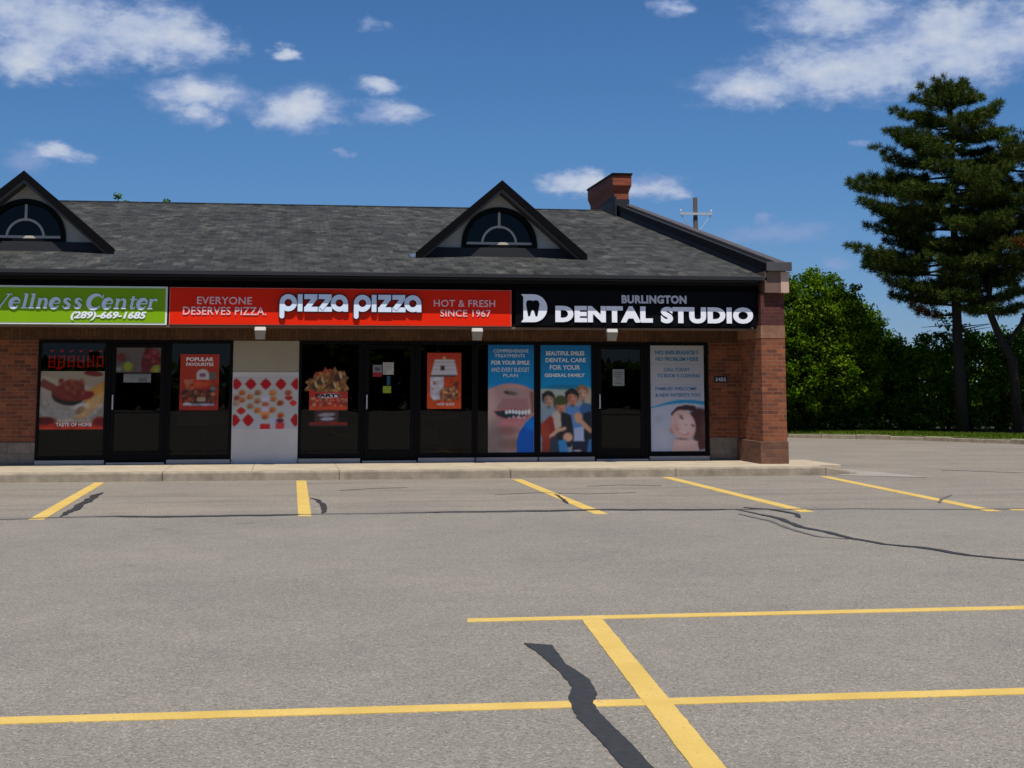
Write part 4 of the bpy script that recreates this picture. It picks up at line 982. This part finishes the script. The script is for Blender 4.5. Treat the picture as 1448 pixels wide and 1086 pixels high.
c.line([(.22, .15), (.34, .20), (.48, .22)], .07, (160, 124, 102)); c.ell(.54, .14, .11, .05, (166, 128, 104), 0, .3); c.line([(.70, .34), (.80, .28), (.97, .20)], .09, (152, 112, 88)); c.ell(.74, .32, .09, .06, (158, 118, 94), 0, .3)
c.poly([(.64, .02), (.66, .22), (.84, .24), (.86, .02)], (130, 142, 168)); c.rect(.62, 1, 0, .10, (24, 26, 44)); c.poly([(.34, 0), (.36, .11), (.50, .12), (.55, 0)], (40, 104, 150)); c.poly([(.18, 0), (.22, .14), (.34, .16), (.38, 0)], (34, 44, 54)); c.poly([(.9, 0), (.94, .12), (1, .12), (1, 0)], (40, 92, 140)); c.ell(.72, .015, .10, .012, (150, 140, 140), 0, .4)
p = poster(c, 4.935, .33, 'blue window poster with four laughing friends crowded together', mot=0, gain=2.1, blur=3)
lines(p, 4.935, W, .33, H, [('BEAUTIFUL SMILES', .13, .86, .895, .935, .02), ('DENTAL CARE', .12, .89, .832, .872, .02), ('FOR YOUR', .20, .78, .762, .806, .02), ('GENERAL FAMILY', .10, .87, .695, .728, .04)])

# white poster with a woman resting her head on her hands
W, H = 1.10, 2.085; c = Canvas(W, H, .011, (134, 134, 140)); c.grad(.4, (136, 138, 150), 1, (122, 122, 120))
wave = lambda u: .415 + .035 * np.sin(np.pi * (u * .95 - .12))
c.below(lambda u: wave(u) + .03 * np.clip(u * 1.6 + .25, 0, 1), (24, 108, 148)); c.below(wave, (136, 142, 156))
c.rect(0.05, .95, .812, .820, (80, 104, 112), .5); c.rect(.05, .95, .618, .624, (84, 104, 124), .5)
c.ell(.92, .27, .24, .15, (56, 34, 36), 20, .2); c.ell(.98, .13, .22, .12, (64, 40, 40), 0, .25); c.line([(.43, .345), (.52, .392), (.66, .408), (.80, .40)], .09, (50, 32, 34)); c.ell(1.0, .22, .10, .18, (88, 56, 54), 0, .8, .7); c.ell(.86, .05, .22, .05, (66, 40, 42), 0, .4)
c.ell(.40, .19, .06, .05, (150, 100, 88), 30, .6, .8); c.ell(.605, .245, .235, .155, (166, 138, 134), 24, .12); c.ell(.66, .25, .18, .12, (180, 158, 156), 20, .7, .8); c.ell(.47, .22, .07, .06, (160, 118, 110), 30, .8, .7)
c.ell(.575, .312, .06, .010, (70, 50, 50), -32, .5); c.ell(.78, .240, .05, .010, (74, 50, 50), -32, .5); c.ell(.56, .336, .07, .006, (112, 84, 80), -32, .5); c.ell(.655, .245, .035, .014, (146, 112, 108), -30, .7)
c.line([(.50, .205), (.56, .175), (.64, .155), (.70, .165)], .022, (156, 92, 92)); c.line([(.53, .192), (.60, .170), (.66, .165)], .016, (196, 190, 190))
c.poly([(.40, .0), (.42, .10), (.60, .12), (.86, .09), (.90, .0)], (168, 140, 136)); c.ell(.66, .08, .24, .035, (176, 150, 144), 4, .4); c.ell(.58, .115, .16, .014, (104, 72, 70), -6, .7, .8); c.ell(.22, .12, .16, .12, (150, 150, 158), 30, .7, .6); c.ell(.16, .30, .12, .05, (118, 122, 136), 20, .8, .6)
p = poster(c, 7.14, .338, 'white window poster with blue print and a woman resting her head on her hand', mot=0, gain=1.95)
lines(p, 7.14, W, .338, H, [('NO INSURANCE ?', .10, .90, .905, .942, .04), ('NO PROBLEM HERE', .11, .90, .845, .880, .03), ('CALL TODAY', .26, .74, .747, .780, .02), ('TO BOOK A CLEANING', .14, .92, .690, .722, .02), ('FAMILIES WELCOME', .10, .86, .568, .600, .02), ('& NEW PATIENTS TOO', .10, .93, .508, .540, .02)], mats=BT)

# tile mural of red diamonds on the painted pier
W, H = 1.21, .97; c = Canvas(W, H, .010, (126, 124, 122)); c.grad(0, (116, 118, 122), 1, (118, 116, 112))
def dia(cx, cy, rx, ry, col): c.poly([(cx - rx, cy), (cx, cy - ry), (cx + rx, cy), (cx, cy + ry)], col); c.ell(cx, cy, rx * .82, ry * .82, col, 0, .1)
for a in (.045, .27, .50, .735, .975): dia(a, .865, .09, .115, (112, 4, 8))
for a in (.03, .24): dia(a, .17, .09, .125, (114, 5, 5))
dia(.97, .17, .08, .13, (110, 5, 8)); dia(.13, .35, .075, .075, (120, 18, 8)); dia(.93, .50, .06, .07, (136, 26, 20)); dia(.86, .60, .07, .06, (110, 24, 14))
for a, b_, col in ((.14, .70, (146, 66, 30)), (.38, .70, (120, 72, 44)), (.61, .70, (170, 88, 30)), (.85, .70, (130, 56, 40)), (.26, .62, (150, 84, 34)), (.14, .56, (140, 70, 34)), (.38, .54, (130, 78, 50)), (.62, .58, (150, 82, 26)), (.73, .50, (120, 40, 20)), (.50, .48, (146, 62, 36)), (.38, .36, (154, 80, 34)), (.61, .37, (150, 74, 36)), (.27, .44, (124, 84, 60)), (.50, .24, (140, 70, 30)), (.74, .26, (150, 50, 10)), (.05, .50, (140, 104, 88)), (.06, .60, (120, 50, 50))):
    c.ell(a, b_, .085, .085, (112, 96, 76), 0, .4, .8); c.ell(a, b_, .055, .055, tuple(k * .8 for k in col), 0, .4); c.ell(a + .012, b_ + .014, .02, .02, col, 0, .6); c.ell(a - .02, b_ - .03, .04, .02, tuple(k * .6 for k in col), 0, .5, .7)
c.ell(.50, .57, .10, .07, (132, 124, 146), 0, .5, .8); c.ell(.50, .38, .07, .09, (134, 122, 140), 0, .5, .7); c.poly([(.43, .10), (.57, .10), (.58, .0), (.42, .0)], (124, 20, 22)); c.poly([(.66, .12), (.80, .12), (.79, .0), (.67, .0)], (132, 36, 40)); c.ell(.73, .16, .07, .05, (64, 18, 36), 0, .3); c.ell(.62, .16, .03, .05, (110, 120, 160), 0, .4); c.ell(.50, .30, .12, .04, (150, 84, 34), 0, .4, .8)
poster(c, -.925, .805, 'mural of red diamonds and small round food pictures on the white painted pier', 'mural', 'wall_mural', y=YW - .036, gain=2.75, mot=0)

# red light sign hung inside the far left window
t = empty('light_sign', (-3.85, 29.25, 1.9), 'dim red letter light sign hanging at the top of the far left window', 'sign')
MB().box(-4.38, -3.31, 29.262, 29.30, 1.88, 2.33).build('backing', M['black'], t)
s_ = Strokes(29.255, .006)
q = random.Random(3)
for k in range(6):
    x = -4.27 + .175 * k
    s_.ribbon([(x - .03, 2.27), (x, 2.245), (x + .035, 2.275)], .022)
    if k < 7:
        s_.ribbon([(x - .045, 2.17), (x - .045, 1.95)], .022); s_.ribbon([(x + .05, 2.18), (x + .05, 1.96)], .022)
        for v in (2.14, 2.06, 1.975):
            if q.random() < .75: s_.ribbon([(x - .04, v), (x + .045, v + q.uniform(-.03, .03))], .018)
s_.ribbon([(-4.19, 1.955), (-4.15, 1.925), (-4.09, 1.945), (-4.05, 1.985)], .03)
s_.build('letters', [M['neon'], M['neon']], t)
# board and stand behind the orange poster; number plate on the brick
t = empty('notice_board', (-1.54, 29.9, .16), 'pale board inside the window behind the orange collage poster', 'board')
MB().box(-2.0, -1.08, 29.88, 29.92, .86, 1.69).build('panel', M['board'], t, bevel=.004)
mb = MB(); mb.box(-1.56, -1.52, 29.925, 29.96, .16, 1.6); mb.box(-1.8, -1.28, 29.85, 30.1, .16, .20); mb.build('stand', M['black'], t)
t = empty('number_plate', (8.585, YW - .012, 1.68), 'small grey number plate on the brick wall beside the white poster', 'plate')
MB().box(8.45, 8.715, YW - .014, YW - .002, 1.675, 1.80).build('plate', M['flash'], t, bevel=.003)
text_obj('3455', 8.475, 8.69, 1.70, 1.775, YW - .018, .004, [M['lettergrey']] * 2, t, bold=.02)
#PART4
# ================================================================== TREES
def leaf_quads(rs, P, size, out=None):
    """one leaf quad per point of P (N,3)"""
    N = len(P); a = rs.normal(size=(N, 3)); 
    if out is not None: a = a * .8 + out * .9
    a[:, 2] += .35; a /= np.linalg.norm(a, axis=1)[:, None]
    t = rs.normal(size=(N, 3)); u = np.cross(a, t); u /= np.linalg.norm(u, axis=1)[:, None]; v = np.cross(a, u)
    s = (size * rs.uniform(.6, 1.3, N))[:, None]
    V = np.stack([P - u * s, P - v * s * .55 + u * s * .1, P + u * s, P + v * s * .55 + u * s * .1], 1)
    return V.reshape(-1, 3)
def broadleaf(name, loc, h0, lobes, nper, size, mat, label, cat='tree', group=None, seed=0, dens=1.0, clump=.30):
    rs = np.random.RandomState(seed); t = empty(name, loc, label, cat, group)
    mb = MB(); q = random.Random(seed)
    top = max(l[2] + l[5] for l in lobes)
    if cat == 'tree':
        mb.tube([(loc[0], loc[1], loc[2] - .05), (loc[0] + .04, loc[1], loc[2] + h0 * .5), (loc[0] - .03, loc[1], loc[2] + h0), (loc[0], loc[1], loc[2] + h0 + (top - h0) * .55)], [.17, .13, .11, .04], 9)
        for l in lobes: mb.tube([(loc[0], loc[1], loc[2] + h0 * .8), ((loc[0] + l[0]) / 2, (loc[1] + l[1]) / 2, (loc[2] + h0 + l[2]) / 2 + .1), (l[0], l[1], l[2])], [.07, .05, .02], 6)
    else:
        for l in lobes:
            for k in range(3): mb.tube([(loc[0] + q.uniform(-.2, .2), loc[1] + q.uniform(-.2, .2), loc[2] - .03), ((loc[0] + l[0]) / 2, (loc[1] + l[1]) / 2, l[2] * .5), (l[0] + q.uniform(-.3, .3), l[1], l[2] + .2)], [.035, .025, .01], 5)
    mb.build('trunk' if cat == 'tree' else 'stems', M['bark'], t, smooth=True)
    PP = []; OO = []
    for (x, y, z, rx, ry, rz_) in lobes:
        nc = max(6, int(dens * 26 * (rx * ry + rx * rz_ + ry * rz_)))
        d = rs.normal(size=(nc, 3)); d /= np.linalg.norm(d, axis=1)[:, None]
        d[:, 1] -= .25 * (rs.rand(nc) < .6); d /= np.linalg.norm(d, axis=1)[:, None]
        rr = 1 - .38 * rs.rand(nc) ** 1.6 + .12 * rs.normal(size=nc)
        c = np.array([x, y, z]) + d * rr[:, None] * np.array([rx, ry, rz_])
        cl = clump * rs.uniform(.55, 1.35, nc)
        for i in range(nc):
            n = int(nper * rs.uniform(.5, 1.4)); o = rs.normal(size=(n, 3)); o /= np.linalg.norm(o, axis=1)[:, None]
            r = rs.rand(n) ** .45
            PP.append(c[i] + o * r[:, None] * np.array([1.25, 1.25, .8]) * cl[i]); OO.append(o)
    P = np.concatenate(PP); O = np.concatenate(OO); k = P[:, 2] > .15; P = P[k]; O = O[k]
    V = leaf_quads(rs, P, size, O)
    fast_mesh('crown' if cat == 'tree' else 'foliage', V, len(P), 4, [mat], t)
    return t
broadleaf('maple_tree', (16.7, 48.0, .13), 1.4, [(15.6, 47.3, 3.5, 1.5, 1.4, 1.55), (16.9, 47.2, 3.9, 1.4, 1.4, 1.45), (17.8, 47.6, 3.3, 1.25, 1.3, 1.5), (16.3, 46.9, 2.2, 1.7, 1.3, 1.3), (18.1, 47.3, 1.9, 1.2, 1.2, 1.1), (14.6, 47.6, 2.6, 1.2, 1.2, 1.6)], 105, .06, M['leaf'], 'bright green broadleaf tree just right of the brick pillar', seed=3)
broadleaf('maple_tree', (19.3, 50.5, .13), 1.2, [(18.75, 50.0, 3.9, 1.0, .95, 1.1), (19.65, 50.1, 3.4, .95, 1.0, 1.1), (20.4, 50.1, 2.5, .9, 1.0, 1.0), (18.4, 49.8, 2.3, 1.3, 1.1, 1.3), (20.3, 49.9, 1.9, 1.2, 1.1, 1.1)], 80, .065, M['leaf'], 'dark green round tree between the bright green tree and the tall pine', seed=4)
SH = 'dark shrubs under the trees'
for i, (x, y, z, rx, rz_, lb) in enumerate([
    (15.6, 48.6, 1.0, 1.5, 1.1, 'dark shrub beside the brick pillar at the foot of the bright green tree'),
    (18.0, 48.8, .95, 1.4, 1.0, 'dark shrub right of the bright green tree trunk'),
    (20.3, 48.4, 1.5, 1.3, 1.6, 'dark shrub just left of the tall pine trunk'),
    (21.9, 48.2, 2.0, 1.4, 1.85, 'taller dark shrub right behind the tall pine trunk'),
    (23.6, 47.6, 1.9, 1.4, 1.9, 'dark shrub behind the bent pine trunk'),
    (25.6, 47.2, 2.1, 1.6, 2.0, 'dark shrub at the right edge beyond the bent pine'),
    (16.8, 52.5, 1.6, 2.0, 1.5, 'shaded shrub in the back row behind the bright green tree'),
    (20.8, 53.5, 1.6, 2.2, 1.5, 'shaded shrub in the back row left of the pine'),
    (24.6, 53.0, 1.7, 2.4, 1.7, 'shaded shrub in the back row right of the pine'),
    (28.5, 51.5, 2.0, 2.4, 2.1, 'shaded shrub in the back row at the far right')]):
    broadleaf('shrub', (x, y, .13), .3, [(x - .5 * rx, y, z * .8, rx * .8, 1.0, rz_ * .85), (x + .45 * rx, y - .1, z, rx * .75, 1.0, rz_)], 55, .07, M['leafdark'], lb, 'shrub', SH, seed=30 + i, dens=.9)
TB = 'tree tips showing above the shop roof'
broadleaf('poplar_tree', (-6.7, 62, 0), 4, [(-6.8, 62, 8.05, .32, .5, 1.0), (-6.35, 62, 7.7, .35, .5, 1.15), (-7.0, 62, 7.2, .5, .6, 1.2), (-6.7, 62, 5.6, .8, .8, 1.8)], 50, .08, M['leaf'], 'leafy tree top peeking over the roof ridge right of the left dormer', group=TB, seed=50, clump=.2)
broadleaf('poplar_tree', (-4.8, 62, 0), 4, [(-4.75, 62, 8.15, .25, .4, 1.0), (-4.2, 62, 7.8, .2, .4, 1.15), (-4.8, 62, 6.2, .8, .8, 1.9)], 50, .08, M['leaf'], 'very small tree top over the roof ridge, second from the left dormer', group=TB, seed=51, clump=.2)
broadleaf('poplar_tree', (16.2, 54, .13), 2.5, [(15.75, 54, 6.1, .22, .3, .75), (16.2, 54, 5.9, .25, .3, .75), (16.75, 54, 5.65, .25, .3, .75), (17.45, 54, 5.3, .3, .3, .75), (16.4, 54, 4.2, 1.3, 1.0, 1.4)], 45, .07, M['leafdark'], 'thin tree whose tips show just above the sloping parapet', group=TB, seed=52, clump=.14)

def pine(loc, path, prof, z0, z1, seed, label, step=.36, dry=.015, extra=None, wmul=1.0, limbs=(), tr=.19):
    rs = np.random.RandomState(seed); q = random.Random(seed)
    t = empty('pine_tree', loc, label, 'tree'); mb = MB()
    n = len(path); mb.tube(path, [tr * (1 - .86 * k / (n - 1)) + .01 for k in range(n)], 10)
    def axis(z):
        for a, b_ in zip(path[:-1], path[1:]):
            if a[2] <= z <= b_[2]:
                f = (z - a[2]) / (b_[2] - a[2]); return Vector(a).lerp(Vector(b_), f)
        return Vector(path[-1])
    T = []; D = []; Dy = []
    zz = z0; jobs = []
    for dx, zt in limbs: jobs.append((zt - abs(dx) * .12, abs(dx), (math.pi if dx < 0 else 0) + q.uniform(-.25, .25), .12))
    while zz < z1:
        nb = q.choice([4, 5]) if zz < z1 - .8 else 4
        ph = q.uniform(0, 6.28)
        for k in range(nb): jobs.append((min(z1, zz + q.uniform(-.2, .2)), None, ph + k * 6.283 / nb + q.uniform(-.35, .35), None))
        zz += step * q.uniform(.8, 1.2)
    for z, r, a, lift in jobs:
        if True:
            r = r or np.interp(z, [p[0] for p in prof], [p[1] for p in prof]) * q.choice([.5, .65, .8, .9, .95, 1.0])
            if r < .1: r = .12
            dv = Vector((math.cos(a), math.sin(a), 0)); o = axis(min(z, path[-1][2]))
            lift = lift or q.uniform(-.02, .28) + (.3 if z > z1 - 1.0 else 0); droop = q.uniform(-.02, .10)
            P = []; m = max(3, int(r / .25))
            for i in range(m + 1):
                s = i / m; P.append(Vector((o.x, o.y, z)) + dv * r * s + Vector((q.gauss(0, .02), q.gauss(0, .02), r * (lift * s * s - droop * math.sin(math.pi * s)))))
            mb.tube(P, [.045 * (1 - .8 * i / m) * min(1, r / 1.5 + .3) for i in range(m + 1)], 5)
            isdry = q.random() < dry
            for i in range(1, m + 1):
                s = i / m
                if s < .28 and r > .8: continue
                d = (P[i] - P[i - 1]).normalized()
                for sd in (-1, 1, 0):
                    L = (r * (1 - s) * .45 + .24) * q.uniform(.6, 1.2) if sd else .12
                    side = Vector((-dv.y, dv.x, 0)) * sd; e = (d * .6 + side * .8 + Vector((0, 0, .18))).normalized()
                    nt_ = max(1, int(L / .15))
                    for j in range(nt_):
                        p = P[i] + e * L * (j + 1) / nt_ + Vector((q.gauss(0, .04), q.gauss(0, .04), q.gauss(0, .04)))
                        T.append(p); D.append((e * .7 + Vector((0, 0, .55))).normalized()); Dy.append(isdry and q.random() < .8)
                    if L > .4: mb.tube([P[i], P[i] + e * L], [.012, .006], 4)
    if extra: extra(mb, q)
    mb.build('trunk', M['bark'], t, smooth=True)
    T = np.array([tuple(v) for v in T]); D = np.array([tuple(v) for v in D]); Dy = np.array(Dy)
    NN = 64; N = len(T) * NN
    c = np.repeat(T, NN, 0); d = np.repeat(D, NN, 0); dy = np.repeat(Dy, NN)
    r = rs.normal(size=(N, 3)); r /= np.linalg.norm(r, axis=1)[:, None]; v = d * .55 + r * .95; v /= np.linalg.norm(v, axis=1)[:, None]
    L = rs.uniform(.10, .20, N)[:, None]; w = np.cross(v, rs.normal(size=(N, 3))); w /= np.linalg.norm(w, axis=1)[:, None]; w *= .008 * wmul
    b0 = c + r * .03
    V = np.stack([b0 - w, b0 + w, b0 + v * L + w * .5, b0 + v * L - w * .5], 1).reshape(-1, 3)
    fast_mesh('crown', V, N, 4, [M['needle'], M['needledry']], t, mi=dy.astype(int)); return t
def deadtwigs(mb, q):
    for k in range(12):
        z = q.uniform(2.6, 4.4); a = q.uniform(0, 6.28); L = q.uniform(.4, 1.3)
        mb.tube([(20.98, 45, z), (20.98 + math.cos(a) * L, 45 + math.sin(a) * L, z + q.uniform(-.1, .25))], [.025, .006], 4)
pine((21.0, 45, .13), [(21.0, 45, .05), (20.97, 45, 2.2), (20.94, 45, 4.5), (20.98, 45, 7), (21.0, 45, 9.3), (21.04, 45, 11.4)],
     [(4.0, .9), (4.5, 1.5), (5.0, 2.4), (5.9, 3.1), (6.5, 2.8), (7.3, 2.9), (7.9, 3.0), (8.4, 2.3), (8.9, 2.2), (9.5, 2.0), (10.1, 1.6), (10.6, 1.0), (10.9, .55), (11.4, .1)], 4.2, 11.15, 11,
     'tall dark pine with a bare straight lower trunk, rising above the other trees', extra=deadtwigs, limbs=[(-1.15, 10.65), (-1.8, 10.2), (-2.25, 9.5), (-2.4, 8.95), (-3.4, 7.86), (-3.0, 7.3), (-2.6, 6.6), (-3.3, 5.9), (-2.9, 5.4), (-2.4, 4.9), (-1.9, 4.35), (-1.3, 4.0), (1.5, 4.3), (1.25, 10.3), (1.0, 10.75), (1.5, 9.6), (2.0, 8.8), (-.5, 11.05), (.4, 11.1)])
def fork(mb, q): mb.tube([(22.1, 44, 2.9), (22.6, 44, 3.5), (23.4, 44, 5.2), (24.0, 44, 7)], [.08, .08, .06, .03], 8)
pine((22.35, 44, .13), [(22.35, 44, .05), (22.25, 44, 2.4), (21.9, 44, 3.0), (21.55, 44, 3.9), (21.6, 44, 4.8), (22.3, 44, 6.6), (23.2, 44, 8.2), (23.6, 44, 9.3)],
     [(3.6, .9), (4.4, 1.7), (5.2, 2.2), (6.2, 2.5), (7.2, 2.4), (8.2, 2.0), (9.0, 1.0), (9.5, .3)], 3.9, 9.3, 12,
     'shorter pine at the right edge with a bent leaning trunk and rusty dead needles', dry=.13, extra=fork, tr=.15)
pine((25.2, 43.5, .13), [(25.2, 43.5, .05), (25.15, 43.5, 3), (25.2, 43.5, 6), (25.2, 43.5, 8.8)],
     [(2.6, 1.2), (3.5, 2.0), (5.2, 2.3), (6.5, 1.9), (8.0, 1.0), (8.8, .3)], 2.4, 8.7, 13, 'low branched pine at the far right, mostly outside the view')

# the wood across the road behind the camera, which the shop glass mirrors
rs = np.random.RandomState(77); P = []
for x in np.arange(-60, 60, 1.6):
    hh = 3.6 + 1.6 * math.sin(x * .21) + 1.0 * math.sin(x * .57 + 1) + rs.normal(0, .4)
    n = int(260 * hh / 4); P.append(np.stack([x + rs.normal(0, 1.1, n), -46 + rs.normal(0, 1.0, n), hh * rs.rand(n) ** .75], 1))
P = np.concatenate(P); P[:, 2] = np.maximum(P[:, 2], .1)
tag(fast_mesh('far_wood', leaf_quads(rs, P, .55), len(P), 4, [M['leafdark']], None), 'dark far-off belt of trees mirrored in the shop windows', 'trees', kind='stuff')
# utility pole beyond the roof
t = empty('utility_pole', (18.08, 65, 0), 'wooden utility pole with a crossarm, beyond the roof parapet', 'pole')
MB().tube([(18.08, 65, 0), (18.08, 65, 9.95)], [.15, .10], 12).build('pole', M['wood'], t, smooth=False)
MB().box(17.34, 18.80, 64.80, 64.88, 9.15, 9.26).build('crossarm', M['galv'], t)
for s in (-1, 1):
    MB().tube([(18.07 + s * .68, 64.86, 9.15), (18.07 + s * .10, 64.88, 8.35)], .018, 5).build('brace', M['galv'], t)
    MB().tube([(18.07 + s * .70, 64.84, 9.26), (18.07 + s * .70, 64.84, 9.33), (18.07 + s * .70, 64.84, 9.40)], [.035, .05, .02], 8).build('insulator', M['grey'], t)

# ================================================================== SKY, SUN, CAMERA
EL, AZ = R(66), R(10)
tosun = Vector((-math.sin(AZ) * math.cos(EL), -math.cos(AZ) * math.cos(EL), math.sin(EL)))
sd = bpy.data.lights.new('sun', 'SUN'); sd.energy = SUN_E; sd.angle = R(.5); sd.color = (1.0, .95, .88)
so = bpy.data.objects.new('sun', sd); COL.objects.link(so); so.rotation_euler = (-tosun).to_track_quat('-Z', 'Y').to_euler(); so.location = (0, 0, 30)

W_ = bpy.data.worlds.new('World'); S.world = W_; W_.use_nodes = True
nt = W_.node_tree; nt.nodes.clear(); t = NT(nt)
out = t.n('ShaderNodeOutputWorld'); bg = t.n('ShaderNodeBackground'); bg.inputs[1].default_value = .10
sky = t.n('ShaderNodeTexSky'); sky.sky_type = 'NISHITA'; sky.sun_disc = False; sky.sun_elevation = EL; sky.sun_rotation = math.pi + AZ
sky.altitude = 200; sky.air_density = 1.0; sky.dust_density = 0.0; sky.ozone_density = 6.0
tc = t.n('ShaderNodeTexCoord'); d = tc.outputs['Generated']
sp = t.n('ShaderNodeSeparateXYZ'); t.l(d, sp.inputs[0])
az = t.math('ARCTAN2', sp.outputs[0], sp.outputs[1]); el = t.math('ARCSINE', sp.outputs[2])
skyc = t.mix(1.0, sky.outputs[0], t.ramp(el, [(0.0, (.36, .46, .72)), (.16, SKY_TINT)]), 'MULTIPLY')
cb = t.n('ShaderNodeCombineXYZ'); t.l(az, cb.inputs[0]); t.l(el, cb.inputs[1]); ae = cb.outputs[0]
def wn(vec, scale, det=6, rough=.6):
    nd = t.n('ShaderNodeTexNoise'); nd.inputs['Scale'].default_value = scale; nd.inputs['Detail'].default_value = det; nd.inputs['Roughness'].default_value = rough
    t.l(vec, nd.inputs['Vector']); return nd
st = t.vmath('MULTIPLY', ae, (1, 1.7, 1)).outputs[0]
w1 = wn(st, 32, 5, .6); wv = t.vmath('MULTIPLY', t.vmath('SUBTRACT', w1.outputs['Color'], (.5, .5, .5)).outputs[0], (.040, .020, 0)).outputs[0]
aw = t.vmath('ADD', ae, wv).outputs[0]
CL = [(-0.1456,0.2237,0.0700,0.0290),(-0.1765,0.2326,0.0518,0.0290),(-0.0930,0.2251,0.0450,0.0240),(-0.1650,0.2080,0.0420,0.0170),(-0.0043,0.2170,0.0110,0.0060),(-0.060,0.222,0.030,0.013),
(-0.0568,0.1885,0.0390,0.0145),(-0.0570,0.1737,0.0190,0.0090),(0.0057,0.1803,0.0340,0.0160),(0.0572,0.1963,0.0165,0.0070),(0.0669,0.1792,0.0240,0.0090),
(-0.1470,0.1470,0.0215,0.0070),(0.2601,0.2482,0.0170,0.0070),(0.3109,0.1960,0.0440,0.0150),(0.3733,0.2051,0.0700,0.0240),
(0.4409,0.2172,0.0720,0.0320),(0.3652,0.2395,0.0520,0.0200),(0.4757,0.2149,0.0258,0.0221),(0.1973,0.1328,0.0310,0.0100),(0.2397,0.1301,0.0260,0.0090),
(-.40,.20,.10,.03),(-.62,.26,.14,.04),(.70,.22,.12,.035),(.95,.30,.15,.04),(-.2,.45,.2,.06),(.3,.5,.25,.07),(2.2,.3,.4,.09),(-2.4,.35,.5,.1),(3.0,.25,.4,.07),(1.5,.4,.3,.08),(-1.4,.3,.3,.07)]
TH = [(0.3249,0.0977,0.0450,0.0092),(0.3159,0.1071,0.0100,0.0040),(0.3808,0.1546,0.0090,0.0036),(0.3651,0.0786,0.0112,0.0046),(0.0366,0.1531,0.0084,0.0028),(0.0543,0.2370,0.0119,0.0045),(-.165,.143,.02,.012)]
def blob(vec, L):
    m = None
    for (a, e, ra, re) in L:
        x = t.vmath('MULTIPLY', t.vmath('SUBTRACT', vec, (a, e, 0)).outputs[0], (1 / ra, 1 / re, 0)).outputs[0]
        v = t.math('SUBTRACT', 1.0, t.vmath('LENGTH', x).outputs['Value'])
        m = v if m is None else t.math('MAXIMUM', m, v)
    return m
f1 = wn(st, 70, 8, .62).outputs[0]
def dens(vec, L, bias, soft):
    m = t.math('ADD', blob(vec, L), t.math('MULTIPLY', t.math('SUBTRACT', f1, .5), 1.0))
    mr = t.n('ShaderNodeMapRange'); mr.interpolation_type = 'SMOOTHSTEP'; t.l(m, mr.inputs[0]); mr.inputs[1].default_value = bias; mr.inputs[2].default_value = bias + soft
    return mr.outputs[0], m
A, m = dens(aw, CL, -.22, .80); B_, _ = dens(aw, TH, -.05, .9)
alpha = t.math('MAXIMUM', t.math('MULTIPLY', A, .95), t.math('MULTIPLY', B_, .7))
lit = t.math('ADD', t.math('MULTIPLY', m, .55), t.math('MULTIPLY', t.math('SUBTRACT', wn(t.vmath('ADD', st, (.004, -.01, 0)).outputs[0], 26, 6, .6).outputs[0], .5), 1.9))
cc = t.ramp(lit, [(.0, tuple(10 * c for c in rgb(136, 158, 202)[:3])), (.35, tuple(10 * c for c in rgb(176, 190, 216)[:3])), (.8, tuple(10 * c for c in rgb(205, 212, 224)[:3]))])
fin = t.mix(alpha, skyc, cc); t.l(fin, bg.inputs[0]); t.l(bg.outputs[0], out.inputs[0])

cam = bpy.data.cameras.new('camera'); co = bpy.data.objects.new('camera', cam); COL.objects.link(co); S.camera = co
co.location = (0, 0, 1.62); co.rotation_euler = (R(90 + 7.5), 0, -R(8.568297)); cam.sensor_width = 36; cam.lens = 53.0055; cam.shift_y = -.19246; cam.clip_end = 3000; cam.clip_start = .1
S.view_settings.view_transform = 'Standard'; S.view_settings.look = 'None'; S.view_settings.exposure = EXPO; S.view_settings.gamma = 1
S.render.engine = 'CYCLES'; S.cycles.use_denoising = True
S.cycles.transparent_max_bounces = 12
